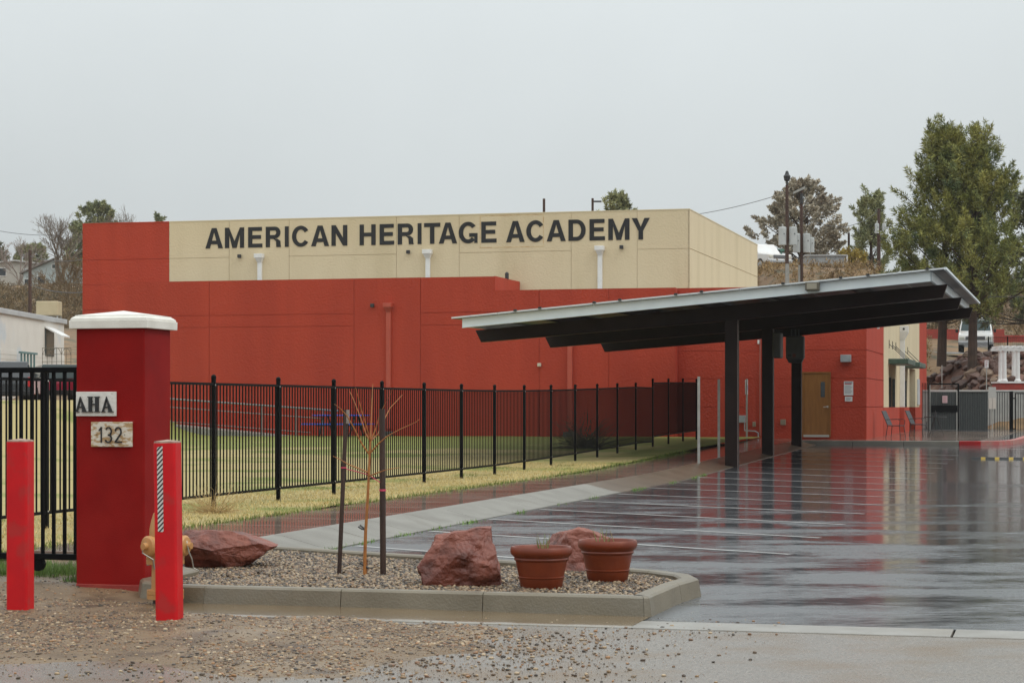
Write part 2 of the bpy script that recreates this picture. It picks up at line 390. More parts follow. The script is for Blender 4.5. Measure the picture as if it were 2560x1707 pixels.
# sloped kerb and sidewalk along the left side of the lot
K = lthing('rolled_kerb', 'long sloped pale concrete kerb along the left of the lot', 'kerb', -8, 20, 0); K['kind'] = 'structure'; del K['category']
SW = lthing('sidewalk', 'wet concrete sidewalk mirroring the fence', 'sidewalk', -9, 20, 0); SW['kind'] = 'structure'; del SW['category']
u = 19.7; i = 0
while u < 66.5:
    ub = u + 1.52; a, b = u+0.006, ub-0.006; za, zb = lz(a), lz(b)
    m = MB(); sec = [(-7.62,-0.2),(-7.62,0.012),(-7.78,0.03),(-8.18,0.135),(-8.29,0.150),(-8.29,-0.2)]
    v = [(q[0], a, q[1]+za) for q in sec] + [(q[0], b, q[1]+zb) for q in sec]; n = len(sec)
    m.add(v, [tuple(range(n)), tuple(range(2*n-1, n-1, -1))] + [(j, (j+1) % n, n+(j+1) % n, n+j) for j in range(n)])
    m.build('kerb_block', M_pale if i < 11 else M_kfar, K); u = ub; i += 1
u = 10.6
while u < 67.2:
    ub = u + 1.52; a, b = u+0.007, ub-0.007; za, zb = lz(a)+0.150, lz(b)+0.150
    if u > 16.8:
        MB().hexa([(-9.75,a,za-.2),(-8.30,a,za-.2),(-8.30,b,zb-.2),(-9.75,b,zb-.2),(-9.75,a,za+0.01),(-8.30,a,za),(-8.30,b,zb),(-9.75,b,zb+0.01)]).build('paving_slab', M_walk, SW, bevel=0.006)
    u = ub
# apron where the kerb meets the planting island
MB().hexa([(-8.29,16.9,-.1),(-7.98,16.9,-.1),(-7.98,19.69,-.1),(-8.29,19.69,-.1),(-8.29,16.9,.147),(-7.98,16.9,.145),(-7.98,19.69,.145),(-8.29,19.69,.147)]).build('kerb_block', M_pale, K, bevel=0.006)

# lawn
M_lawn = None
def lawnmat():
    m = bpy.data.materials.new('winter_lawn'); m.use_nodes = True; n = m.node_tree; b = n.nodes['Principled BSDF']; L = n.links.new
    b.inputs['Roughness'].default_value = 0.85
    g = n.nodes.new('ShaderNodeNewGeometry')
    mp = n.nodes.new('ShaderNodeMapping'); mp.inputs['Rotation'].default_value = (0, 0, TH); L(g.outputs['Position'], mp.inputs['Vector'])
    sp = n.nodes.new('ShaderNodeSeparateXYZ'); L(mp.outputs[0], sp.inputs[0])
    nz = n.nodes.new('ShaderNodeTexNoise'); nz.inputs['Scale'].default_value = 0.35; nz.inputs['Detail'].default_value = 7; L(g.outputs['Position'], nz.inputs['Vector'])
    mr = n.nodes.new('ShaderNodeMapRange'); mr.inputs['From Min'].default_value = 48; mr.inputs['From Max'].default_value = 64; mr.inputs['To Min'].default_value = -0.02; mr.inputs['To Max'].default_value = 0.30
    L(sp.outputs['Y'], mr.inputs['Value'])
    sx = n.nodes.new('ShaderNodeSeparateXYZ'); L(g.outputs['Position'], sx.inputs[0])
    mxl = n.nodes.new('ShaderNodeMapRange'); mxl.inputs['From Min'].default_value = -14.5; mxl.inputs['From Max'].default_value = -11.5; mxl.inputs['To Min'].default_value = -0.30; mxl.inputs['To Max'].default_value = 0.0; L(sx.outputs['X'], mxl.inputs['Value'])
    a0 = n.nodes.new('ShaderNodeMath'); L(nz.outputs['Fac'], a0.inputs[0]); L(mxl.outputs[0], a0.inputs[1])
    ad = n.nodes.new('ShaderNodeMath'); L(a0.outputs[0], ad.inputs[0]); L(mr.outputs[0], ad.inputs[1])
    m2 = n.nodes.new('ShaderNodeMapRange'); m2.inputs['From Min'].default_value = 0.50; m2.inputs['From Max'].default_value = 0.62; L(ad.outputs[0], m2.inputs['Value'])
    n2 = n.nodes.new('ShaderNodeTexNoise'); n2.inputs['Scale'].default_value = 6; n2.inputs['Detail'].default_value = 6; L(g.outputs['Position'], n2.inputs['Vector'])
    t = n.nodes.new('ShaderNodeMix'); t.data_type = 'RGBA'; t.inputs['A'].default_value = (0.43,0.335,0.14,1); t.inputs['B'].default_value = (0.30,0.24,0.09,1); L(n2.outputs['Fac'], t.inputs['Factor'])
    gr = n.nodes.new('ShaderNodeMix'); gr.data_type = 'RGBA'; gr.inputs['A'].default_value = (0.13,0.155,0.025,1); gr.inputs['B'].default_value = (0.24,0.24,0.05,1); L(n2.outputs['Fac'], gr.inputs['Factor'])
    mi = n.nodes.new('ShaderNodeMix'); mi.data_type = 'RGBA'; L(m2.outputs[0], mi.inputs['Factor']); L(t.outputs['Result'], mi.inputs['A']); L(gr.outputs['Result'], mi.inputs['B'])
    L(mi.outputs['Result'], b.inputs['Base Color'])
    bp = n.nodes.new('ShaderNodeBump'); bp.inputs['Distance'].default_value = 0.04; L(n2.outputs['Fac'], bp.inputs['Height']); L(bp.outputs[0], b.inputs['Normal'])
    return m
M_lawn = lawnmat()
def lawnz(w, u):
    p = lot(w, u); z = terr(p.x, p.y) if w < -9.7 else 0.16+lz(u)
    return z + 0.02*fbm(w*0.5, u*0.5)
V, Fc = grid(np.linspace(-52,-9.72,86), np.linspace(16.4,69.2,100), lawnz)
o = npmesh('lawn', lotV(V), Fc, M_lawn, smooth=True); tag(o, 'tan winter lawn greening towards the school wall', kind='structure')
# grass blades on the strip by the sidewalk and beyond the fence
def rand_lot(n, w0, w1, u0, u1):
    w = rng.uniform(w0, w1, n); u = rng.uniform(u0, u1, n); return w, u
def lotpts(w, u, fz): return np.array([tuple(lot(a, b, fz(a, b))) for a, b in zip(w, u)])
w, u = rand_lot(26000, -12.6, -9.66, 17.5, 47); pts = lotpts(w, u, lawnz)
V, Fc = blades(pts, rng.uniform(0.015, 0.05, len(pts)), 0.005, 1.2)
M_dry = mat('dry_grass', (0.60,0.46,0.20), (0.50,0.38,0.15), scale=0.8, rough=0.8, island=0.35, third=(0.16,0.19,0.03), tscale=0.7, tlo=0.57, thi=0.64)
tag(npmesh('grass_blades', V, Fc, M_dry), 'short straw coloured grass beside the sidewalk', kind='stuff')
w = rng.uniform(-9.74, -9.58, 2600); u = rng.uniform(17, 55, 2600); pts = lotpts(w, u, lawnz)
V, Fc = blades(pts, rng.uniform(0.03, 0.09, len(pts)), 0.006, 0.8)
M_green = mat('green_grass', (0.10,0.15,0.02), (0.17,0.21,0.03), scale=3, rough=0.7, island=0.4)
tag(npmesh('grass_blades', V, Fc, M_green), 'green grass fringe along the sidewalk edge', kind='stuff')
# weeds in the joint between kerb and asphalt
cl_u = [19.9, 20.1, 20.9, 22.1, 22.4, 23.6, 23.9, 25.2, 26.3, 26.6, 29.0, 29.2, 31.7, 34.0, 37.6, 38.2, 41.5, 44.0, 45.1]
w = []; u = []
for c in cl_u:
    k = rng.integers(12, 45); w += list(-7.60 + rng.normal(0, 0.035, k)); u += list(c + rng.normal(0, 0.22, k))
pts = lotpts(np.array(w), np.array(u), lambda a, b: lz(b))
V, Fc = blades(pts, rng.uniform(0.015, 0.055, len(pts)), 0.006, 1.0)
M_weed = mat('weed_green', (0.11,0.22,0.025), (0.17,0.27,0.04), scale=3, rough=0.6, island=0.4)
tag(npmesh('weeds', V, Fc, M_weed), 'little green weeds in the joint below the sloped kerb', kind='stuff')
# green grass below the sliding gate
pts = []
while len(pts) < 7000:
    X = random.uniform(-5.2, -3.5); Y = random.uniform(17.6, 19.3)
    if fbm(X*1.3, Y*1.3) + 0.5*sst(17.6, 18.3, Y) - 0.2 > 0: pts.append((X, Y, 0.03))
V, Fc = blades(np.array(pts), rng.uniform(0.05, 0.14, len(pts)), 0.005, 0.8)
tag(npmesh('grass_blades', V, Fc, mat('lush_grass', (0.09,0.17,0.03), (0.16,0.25,0.05), scale=4, rough=0.6, island=0.45)), 'lush green grass under the sliding gate', kind='stuff')

# dirt shoulder, puddle, loose stones
def dz(w, u):
    p = lot(w, u)
    e = min(cl01((u-11.0+0.35*fbm(w*0.8, 3.1))/0.7), 1)
    r = cl01((-3.35 - w + 0.5*fbm(u*0.9, 7.7))/0.9)
    z = -0.03 + 0.050*min(e, r)
    if w > -6.9: z -= 0.055*sst(14.05, 14.55, u + 0.18*fbm(w*1.1, 1.7))*sst(-6.9, -6.2, w)
    z += 0.05*sst(-7.0, -8.6, w)*sst(13, 16, u)
    z += 0.012*fbm(w*1.7, u*1.7, 0.3)*min(e, r) + 0.005*fbm(w*7, u*7, 2.0, 3)
    return z
V, Fc = grid(np.linspace(-16,-2.4,300), np.linspace(10.2,15.02,120), dz)
V2, F2 = grid(np.linspace(-16,-6.7,150), np.linspace(15.02,18.6,70), dz)
V = np.concatenate([V, V2]); 
V = lotV(V)
o = npmesh('dirt_shoulder', V, np.concatenate([Fc, F2+len(V)-len(V2)]), M_dirt, smooth=True); tag(o, 'wet brown dirt shoulder strewn with pebbles', kind='structure')
M_mud = mat('muddy_water', (0.19,0.135,0.078), (0.15,0.105,0.06), scale=2, rough=0.16, bump=0.0018, bscale=26)
V, Fc = grid(np.linspace(-6.9,-2.92,20), np.linspace(14.26,15.02,14), lambda w, u: 0.0052 + 0.012*sst(-3.1, -5.0, w)*sst(14.2, 14.95, u) - 0.012*sst(14.32, 14.26, u))
tag(npmesh('puddle', lotV(V), Fc, M_mud), 'muddy puddle along the front of the planting island kerb', kind='structure')
GRAV = stone_mat('pebbles', [(0.263,0.165,0.087),(0.089,0.062,0.039),(0.368,0.254,0.143),(0.193,0.108,0.059),(0.052,0.039,0.029),(0.290,0.196,0.112),(0.228,0.123,0.068),(0.456,0.346,0.224),(0.126,0.081,0.048),(0.211,0.154,0.102),(0.316,0.161,0.068),(0.074,0.048,0.031)], 0.38)
n = 90000; w = rng.uniform(-9.5, -1.6, n); u = rng.uniform(10.7, 15.0, n)
w2 = rng.uniform(-11, -7.3, 5000); u2 = rng.uniform(15, 17.8, 5000); w = np.concatenate([w, w2]); u = np.concatenate([u, u2])
pts = []; sz = []
for a, b in zip(w, u):
    d = dz(a, b)
    dens = 0.25 + 0.9*cl01(0.5 + 1.3*fbm(a*0.8, b*0.8, 5.0))
    if d < 0.0: dens *= (0.42 if d > -0.02 else 0.25)*cl01((-1.7-a)/1.6)
    if random.random() < dens:
        pts.append(tuple(lot(a, b, max(d, 0.0)+0.001))); s = 0.0035 + 0.016*random.random()**6.0
        sz.append(s)
V, Fc = stones(pts, np.array(sz)); tag(npmesh('pebbles', V, Fc, GRAV), 'loose mixed pebbles on the dirt shoulder', kind='stuff')

# ------------------------------------------------------------------ planting island
ISL = [(-6.45,15.0),(-4.2,15.0),(-2.965,15.0),(-2.92,15.05),(-2.90,16.2),(-2.84,16.75),(-2.98,17.15),(-3.3,17.50),(-3.9,17.86),(-5.2,18.47),(-6.4,19.0),(-7.45,19.5),(-7.8,19.58),(-7.96,19.4),(-7.96,17.6),(-7.75,16.95),(-7.3,16.45),(-7.26,15.55),(-7.1,15.25),(-6.8,15.05)]
def inset(poly, d):
    n = len(poly); outp = []
    for i in range(n):
        a, b, c = Vector(poly[i-1]), Vector(poly[i]), Vector(poly[(i+1) % n])
        e1 = (b-a).normalized(); e2 = (c-b).normalized(); n1 = Vector((-e1.y, e1.x)); n2 = Vector((-e2.y, e2.x))
        m = (n1+n2).normalized(); outp.append(b + m*d/max(0.4, m.dot(n1)))
    return outp
KB = lthing('island_kerb', 'raised concrete kerb round the gravel planting island', 'kerb', -5, 15, 0); KB['kind'] = 'structure'; del KB['category']
IN1 = inset(ISL, 0.02); IN2 = inset(ISL, 0.15); IN3 = inset(ISL, 0.165); n = len(ISL)
M_kerb = mat('kerb_concrete', (0.20,0.168,0.118), (0.145,0.118,0.078), scale=2.2, rough=0.5, rough2=0.34, bump=0.004, bscale=55, third=(0.25,0.225,0.18), tscale=1.1, tlo=0.55, thi=0.75)
def kerb_piece(p0, p1, f0, f1):      # between fractions along an edge
    m = MB(); v = []
    for f in (f0, f1):
        L = lambda Q: Vector(Q[p0])*(1-f) + Vector(Q[p1])*f
        a, b, c, d = L(ISL), L(IN1), L(IN2), L(IN3)
        v += [(a.x,a.y,-0.1),(a.x,a.y,0.0),(b.x,b.y,0.135),(b.x+(c.x-b.x)*.15,b.y+(c.y-b.y)*.15,0.150),(c.x,c.y,0.150),(d.x,d.y,0.135),(d.x,d.y,-0.1)]
    m.add(v, [tuple(range(6, -1, -1)), tuple(range(7, 14))] + [(j, (j+1) % 7, 7+(j+1) % 7, 7+j) for j in range(7)])
    m.build('kerb_block', M_kerb, KB)
for i in range(n):
    L = (Vector(ISL[(i+1) % n]) - Vector(ISL[i])).length; k = max(1, round(L/0.95))
    for j in range(k):
        e = 0.0028/L
        kerb_piece(i, (i+1) % n, j/k + (e if L > 0.5 else 0), (j+1)/k - (e if L > 0.5 else 0))
def in_poly(x, y, poly):
    c = False; n = len(poly)
    for i in range(n):
        x1, y1 = poly[i]; x2, y2 = poly[(i+1) % n]
        if (y1 > y) != (y2 > y) and x < (x2-x1)*(y-y1)/(y2-y1)+x1: c = not c
    return c
INP = [(p.x, p.y) for p in IN3]
def bedz(w, u): return 0.108 + 0.012*fbm(w*0.9, u*0.9, 4.0)
m = MB(); m.add([(*p, -0.02) for p in INP] + [(*p, 0.088) for p in INP], [tuple(range(n, 2*n))] + [(i, (i+1) % n, n+(i+1) % n, n+i) for i in range(n)])
o = m.build('gravel_bed', M_dirt, None); o.location = (0,0,0); o.rotation_euler = (0,0,-TH); tag(o, 'gravel planting bed inside the concrete kerb', kind='structure')
pts = []; sz = []
while len(pts) < 23000:
    a = random.uniform(-8, -2.8); b = random.uniform(15, 19.6)
    if in_poly(a, b, INP):
        s = 0.009 + 0.013*random.random()**1.6; pts.append(tuple(lot(a, b, bedz(a, b)+random.uniform(-0.008, 0.004)))); sz.append(s)
BEDG = stone_mat('bed_gravel', [(0.238,0.156,0.087),(0.072,0.050,0.033),(0.323,0.230,0.135),(0.170,0.108,0.063),(0.036,0.028,0.020),(0.255,0.186,0.114),(0.094,0.069,0.048),(0.391,0.286,0.175),(0.122,0.085,0.054),(0.280,0.167,0.090),(0.061,0.043,0.028)], 0.36)
V, Fc = stones(pts, np.array(sz), 0.75); tag(npmesh('gravel', V, Fc, BEDG), 'wet multicoloured gravel filling the planting island', kind='stuff')
# ------------------------------------------------------------------ boulders, pots, sapling
import bmesh
def boulder(name, label, loc, dims, rz, seed, cut=5, group=None, m=None, sub=5, planes=(), rough=1.0):
    b = bmesh.new(); bmesh.ops.create_icosphere(b, subdivisions=sub, radius=1.0)
    r = random.Random(seed); pl = [(Vector(p[:3]).normalized(), p[3]) for p in planes]
    for _ in range(cut):
        d = Vector((r.uniform(-1,1), r.uniform(-1,1), r.uniform(-0.7,0.9))).normalized(); pl.append((d, r.uniform(0.72, 0.95)))
    for v in b.verts:
        p = v.co.copy()*1.5
        for _k in range(2):
            for d, h in pl:
                t = p.dot(d)
                if t > h: p -= d*(t-h)*0.96
        q = p*1.3 + Vector((seed*3.1, 0, 0))
        nz = mnoise.fractal(q, 1.0, 2.1, 6); rd = mnoise.ridged_multi_fractal(q*1.7, 0.85, 2.2, 5, 1.0, 2.0)
        st = mnoise.noise(Vector((q.x*0.8, q.y*0.8, q.z*5.0)))            # bedding
        v.co = p + v.co.normalized()*rough*(0.07*nz - 0.045*(rd-1.0) + 0.025*st)
    mn = Vector([min(v.co[k] for v in b.verts) for k in range(3)]); mxv = Vector([max(v.co[k] for v in b.verts) for k in range(3)]); c = (mn+mxv)/2
    for v in b.verts:
        v.co = Vector(((v.co.x-c.x)/(mxv.x-mn.x)*dims[0], (v.co.y-c.y)/(mxv.y-mn.y)*dims[1], (v.co.z-mn.z)/(mxv.z-mn.z)*dims[2]))
    me = bpy.data.meshes.new(name); b.to_mesh(me); b.free()
    o = bpy.data.objects.new(name, me); COL.objects.link(o); me.materials.append(m or M_rock); o.location = loc; o.rotation_euler = (0,0,rz)
    if label: tag(o, label, 'boulder', group)
    return o
M_rock = mat('red_sandstone', (0.165,0.042,0.025), (0.25,0.078,0.048), scale=3.5, rough=0.42, rough2=0.58, bump=0.022, bscale=18, detail=9, third=(0.085,0.021,0.012), tscale=5, tlo=0.48, thi=0.66)
g = G(572, 1418, 0.10); boulder('boulder', 'long flat red boulder beside the hydrant', (g.x-0.02, g.y+0.15, 0.07), (0.90,0.62,0.37), R(0), 3, cut=3, planes=[(0,0.1,1,.80),(.5,0,.86,.80),(.72,0,-.69,.80),(0.1,-.75,.66,.70),(-.3,-.8,-.5,.72),(.35,-.9,-.2,.74),(-1,0,.2,1.0),(0,0,-1,.75)])
g = G(1149, 1464, 0.10); boulder('boulder', 'tall blocky red boulder left of the clay pots', (g.x, g.y+0.16, 0.07), (0.69,0.6,0.50), R(0), 21, cut=2, planes=[(-.12,0,.99,.86),(-.92,0,.39,.84),(.988,0,.155,.84),(-.96,0,-.27,1.02),(-.45,-.85,.3,.80),(.35,-.85,.42,.78),(.1,-.97,-.2,.80),(-.1,.9,.2,.9),(0,0,-1,.85),(-.6,-.3,.75,.90)])
g = G(1445, 1432, 0.10); boulder('boulder', 'red boulder half hidden behind the two clay pots', (g.x+0.02, g.y+0.22, 0.07), (0.72,0.55,0.42), R(0), 33, cut=4, planes=[(-.3,0,.95,.80),(-.8,-.2,.55,.85),(.3,-.1,.95,.82),(.1,-.9,.3,.8),(0,0,-1,.8)])

M_terra = mat('terracotta', (0.20,0.034,0.008), (0.155,0.025,0.006), scale=6, rough=0.42, bump=0.0012, bscale=90, third=(0.25,0.06,0.02), tscale=5, tlo=0.6, thi=0.75)
M_soil = mat('pot_soil', (0.06,0.04,0.025), (0.12,0.08,0.05), scale=30, rough=0.8, bump=0.02, bscale=40)
M_sprout = mat('sprout', (0.15,0.19,0.05), (0.28,0.2,0.08), scale=10, rough=0.6)
def pot(label, loc, rz, seed, h=0.345):
    t = thing('flower_pot', label, 'flower pot', loc, rz, 'clay pots on the planting island')
    k = h/0.345
    prof = [(0.0,0.0),(0.150,0.0),(0.163,0.012),(0.178,0.095*k),(0.184,0.100*k),(0.186,0.108*k),(0.180,0.112*k),(0.205,0.232*k),(0.213,0.238*k),(0.219,0.248*k),(0.214,0.259*k),(0.222,0.268*k),(0.240,0.285*k),(0.247,0.305*k),(0.245,0.330*k),(0.237,h),(0.222,h-0.002),(0.212,h-0.02),(0.205,h-0.06),(0.0,h-0.062)]
    MB().lathe(prof, 48).build('pot_body', M_terra, t, smooth=True)
    m = MB().lathe([(0.001,h-0.035),(0.08,h-0.03),(0.15,h-0.036),(0.207,h-0.05)], 24)
    m.build('soil', M_soil, t, smooth=True)
    r = random.Random(seed)
    for i in range(9):
        a = r.uniform(0, 6.28); d = r.uniform(0.01, 0.09); p = Vector((d*math.cos(a), d*math.sin(a), h-0.035)); q = p + Vector((r.uniform(-.05,.05), r.uniform(-.04,.04), r.uniform(0.05,0.14)))
        MB().tube([p, (p+q)/2+Vector((r.uniform(-.01,.01),0,0)), q], [0.004, 0.0035, 0.0012], 5).build('sprout', M_sprout, t)
    return t
g = G(1354, 1475, 0.10); pot('terracotta pot with dry sprouts, the nearer one beside the tall boulder', (g.x, g.y+0.15, 0.09), 0.4, 1)
g = G(1521, 1457, 0.10); p2 = pot('terracotta pot with dry sprouts, the farther one near the kerb corner', (g.x, g.y+0.15, 0.09), 1.9, 5, 0.355)

M_twig = mat('young_bark', (0.42,0.16,0.035), (0.30,0.11,0.03), scale=12, rough=0.45)
base = G(912, 1434, 0.11); YB = base.y
def pp(xs, ys, dy=0.0): return P(xs, ys, YB+dy) - base
t = thing('sapling', 'bare orange-barked sapling tied between two stakes', 'tree', base)
MB().tube([(0,0,-0.03), pp(912,1400), pp(914,1330), pp(919,1250), pp(922,1190), pp(924,1137), pp(926,1103)], [0.016,0.015,0.0135,0.012,0.011,0.010,0.009], 8).build('trunk', M_twig, t, smooth=True)
MB().tube([pp(913,1436,0.04), pp(914,1398,0.04)], [0.02,0.019], 7).build('root_stub', mat('stub_bark',(0.13,0.055,0.03),(0.2,0.08,0.04),scale=20,rough=0.7), t)
brs = [[(926,1103),(920,1080),(905,1030),(889,969)], [(926,1103),(928,1060),(930,1000),(932,960)], [(926,1103),(915,1085),(900,1040),(880,990),(874,978)],
       [(924,1137),(905,1110),(885,1070),(868,1040),(862,1033),(850,1020),(836,1010)], [(924,1134),(945,1110),(968,1090),(1000,1073),(1040,1055),(1048,1048)],
       [(926,1103),(945,1085),(955,1060),(975,1020),(1006,987)], [(926,1103),(938,1075),(952,1030),(985,968)], [(919,1180),(895,1170),(870,1160),(850,1148),(833,1140)],
       [(921,1190),(940,1183),(965,1174),(1000,1168)], [(924,1137),(921,1165),(918,1190)]]
for i, b in enumerate(brs):
    d = [(-0.05, 0.06, 0.02, -0.03)[i % 4]*j for j in range(len(b))]
    pts = [pp(x, y, dd) for (x, y), dd in zip(b, d)]
    MB().tube(pts, [0.0075 - 0.005*j/(len(b)-1) for j in range(len(b))], 6).build('branch', M_twig, t, smooth=True)
tp = mat('pink_ribbon', (0.62,0.06,0.12), rough=0.5)
M_clip = mat('black_plastic', (0.015,0.015,0.016), rough=0.35)
MB().tube([pp(910,1320), pp(900,1312), pp(896,1316), pp(905,1322), pp(916,1323)], 0.008, 6).build('tree_tag', M_clip, t)
MB().tube([pp(900,1406), pp(922,1420)], 0.011, 6).build('tree_tag', M_clip, t)
MB().tube([pp(858,1170,-.02), pp(890,1178), pp(920,1186), pp(950,1205,-.02)], 0.004, 5).build('tie_ribbon', tp, t)
M_stake = mat('dark_stake', (0.032,0.016,0.011), (0.055,0.028,0.018), scale=25, rough=0.5, bump=0.003, bscale=60, stretch=(1,1,0.15))
def stake(label, b, tpx, r, dy):
    bb = G(b[0], b[1], 0.105); bb = P(b[0], b[1], YB+dy); o = thing('tree_stake', label, 'stake', (bb.x, bb.y, bb.z-0.02), 0, 'stakes beside the sapling')
    top = P(tpx[0], tpx[1], YB+dy) - Vector((bb.x, bb.y, bb.z-0.02))
    MB().tube([(0,0,-0.05), tuple(top*0.5), tuple(top)], r, 12).build('stake_post', M_stake, o, smooth=False)
    return o, top
s1, tp1 = stake('thin leaning dark stake left of the sapling', (847,1437), (866,1024), 0.019, -0.02)
MB().tube([tp1 + Vector((0.01,-0.01,-0.12)), tp1 + Vector((0.012,-0.01,0.0))], 0.0155, 8).build('stake_sleeve', mat('grey_wood',(0.32,0.28,0.24),(0.22,0.19,0.16),scale=30,rough=0.7), s1)
MB().lathe([(0.024,-0.006),(0.024,0.006)], 14, c=tuple(Vector(tp1)*0.655)).build('tie_ribbon', tp, s1)
s2, tp2 = stake('thick upright dark stake right of the sapling', (958,1434), (955,1022), 0.026, 0.02)
MB().lathe([(0.030,-0.008),(0.030,0.008)], 14, c=tuple(Vector(tp2)*0.515)).build('tie_ribbon', tp, s2)

# ------------------------------------------------------------------ gate pillar with plaques
M_pillar = mat('dark_red_stucco', (0.255,0.004,0.003), (0.21,0.003,0.0022), scale=3.0, rough=0.62, bump=0.004, bscale=120, third=(0.285,0.010,0.007), tscale=1.3, tlo=0.5, thi=0.75, spec=0.15)
M_cap = mat('white_cap', (0.80,0.77,0.70), (0.70,0.67,0.60), scale=6, rough=0.55, bump=0.002, bscale=60)
g = G(361, 1485.5, 0.0); cw, cu = wu(g.x, g.y)
PW, PD = 0.615, 0.52
pil = lthing('gate_pillar', 'dark red stucco gate pillar with white cap and two plaques', 'pillar', cw-PW/2, cu+PD/2, 0.0)
x0, x1, y0, y1 = cw-PW, cw, cu, cu+PD
MB().box((x0,y0,-0.25),(x1,y1,2.19)).build('shaft', M_pillar, pil, bevel=0.012)
M_fade = mat('faded_red_stucco', (0.33,0.045,0.022), (0.26,0.02,0.014), scale=5, rough=0.65, bump=0.004, bscale=120)
MB().box((x0-0.003,y0-0.003,-0.25),(x1+0.003,y1+0.003,0.08)).build('base_band', M_fade, pil, bevel=0.01)
def frus(m, a0, b0, z0, d0, z1, d1):
    m.hexa([(x0-d0,y0-d0,z0),(x1+d0,y0-d0,z0),(x1+d0,y1+d0,z0),(x0-d0,y1+d0,z0),(x0-d1,y0-d1,z1),(x1+d1,y0-d1,z1),(x1+d1,y1+d1,z1),(x0-d1,y1+d1,z1)])
m = MB(); frus(m,0,0,2.187,0.043,2.255,0.045); m.build('cap_slab', M_cap, pil, bevel=0.004)
m = MB(); frus(m,0,0,2.2555,0.036,2.272,0.034); frus(m,0,0,2.272,0.034,2.290,0.012); frus(m,0,0,2.290,0.008,2.298,0.006)
m.build('cap_moulding', M_cap, pil, bevel=0.003)
cx, cy = (x0+x1)/2, (y0+y1)/2
MB().add([(x0-.004,y0-.004,2.2985),(x1+.004,y0-.004,2.2985),(x1+.004,y1+.004,2.2985),(x0-.004,y1+.004,2.2985),(cx,cy,2.345)], [(0,1,4),(1,2,4),(2,3,4),(3,0,4),(3,2,1,0)]).build('cap_top', M_cap, pil)
M_pl1 = mat('weathered_white_plaque', (0.66,0.63,0.57), (0.74,0.71,0.66), scale=14, rough=0.6, bump=0.006, bscale=35, third=(0.42,0.37,0.30), tscale=22, tlo=0.62, thi=0.75, stretch=(1,1,3))
M_pl2 = mat('worn_plaque', (0.66,0.60,0.50), (0.42,0.27,0.13), scale=16, rough=0.55, bump=0.006, bscale=45, lo=0.46, hi=0.56, stretch=(1,1,2.5))
M_ink = mat('black_letter', (0.012,0.012,0.013), rough=0.45)
def pz(ys): return CAMH - (ys-HY)/F*(cu*CT - (cw-0.3)*ST)
def pw(fr): return x0 + fr*PW
p1 = MB().box((pw(0.015), y0-0.022, pz(1040)), (pw(0.60), y0-0.001, pz(979))).build('plaque', M_pl1, pil, bevel=0.004); p1['label'] = 'white plaque reading AHA'
p2_ = MB().box((pw(0.235), y0-0.022, pz(1116.5)), (pw(0.835), y0-0.001, pz(1054))).build('plaque', M_pl2, pil, bevel=0.004); p2_['label'] = 'worn tan plaque reading 132'
def flat(poly, y, t=0.012): return [((x, z), y) for x, z in poly]
def sA(m, ox, oz, w, h, yf):
    d = 0.0004; k = 0
    for poly in ([(0.13,0.04),(0.26,0.04),(0.53,0.86),(0.47,1.0)], [(0.47,1.0),(0.53,0.74),(0.65,0.04),(0.95,0.04)], [(0.28,0.28),(0.68,0.28),(0.66,0.36),(0.30,0.36)], [(0.04,0),(0.38,0),(0.38,0.05),(0.04,0.05)], [(0.60,0),(1.03,0),(1.03,0.05),(0.60,0.05)]):
        m.prism([(ox+x*w, oz+z*h) for x, z in poly], 1, yf-0.016-d*k, yf); k += 1
def sH(m, ox, oz, w, h, yf):
    k = 0
    for a, b, c, e in ((0.10,0.36,0,1),(0.64,0.90,0,1),(0.3,0.7,0.47,0.55),(0.02,0.44,0,0.055),(0.56,0.98,0,0.055),(0.02,0.44,0.945,1),(0.56,0.98,0.945,1)):
        m.prism([(ox+a*w,oz+c*h),(ox+b*w,oz+c*h),(ox+b*w,oz+e*h),(ox+a*w,oz+e*h)], 1, yf-0.016-0.0004*k, yf); k += 1
zb, hh, yf = pz(1030), pz(991)-pz(1030), y0-0.022
lw = 0.335*0.315*1.06
for i, fn in enumerate((sA, sH, sA)):
    m = MB(); fn(m, pw(0.0)+i*0.118, zb, 0.112, hh, yf); m.build('plaque_letter', M_ink, p1, org=ORG[pil.name])
for k in (0.262, 0.463): MB().lathe([(0.004,-0.006),(0.004,0.004)], 8, c=(x0+k*PW, yf, pz(1003)), axis=1).build('screw_hole', M_ink, p1, org=ORG[pil.name])
def ribbon(m, pts, t, y, th=0.008):
    for k in range(len(pts)-1):
        a, b = Vector(pts[k]), Vector(pts[k+1]); d = (b-a).normalized(); nn = Vector((-d.y, d.x))*t/2; a2 = a-d*t*0.3; b2 = b+d*t*0.3
        m.prism([tuple(a2-nn), tuple(b2-nn), tuple(b2+nn), tuple(a2+nn)], 1, y-th-0.0003*k, y)
def arc(cx, cz, rx, rz, a0, a1, n=12): return [(cx+rx*math.cos(R(a0+(a1-a0)*i/n)), cz+rz*math.sin(R(a0+(a1-a0)*i/n))) for i in range(n+1)]
zb = pz(1105); hh = pz(1068)-zb; yf = y0-0.022
dig = {'1': [[(0.0,0.80),(0.22,1.0),(0.22,0.0)]], '3': [arc(0.3,0.74,0.28,0.26,150,-85)+arc(0.28,0.25,0.32,0.25,88,-150)], '2': [arc(0.3,0.70,0.30,0.30,165,-25)+[(0.0,0.02),(0.66,0.02)]]}
for ch, fx in (('1', 0.36), ('3', 0.455), ('2', 0.595)):
    m = MB()
    for st in dig[ch]: ribbon(m, [(pw(fx)+x*hh*0.72, zb+z*hh) for x, z in st], 0.0105, yf)
    m.build('plaque_letter', M_ink, p2_, org=ORG[pil.name])
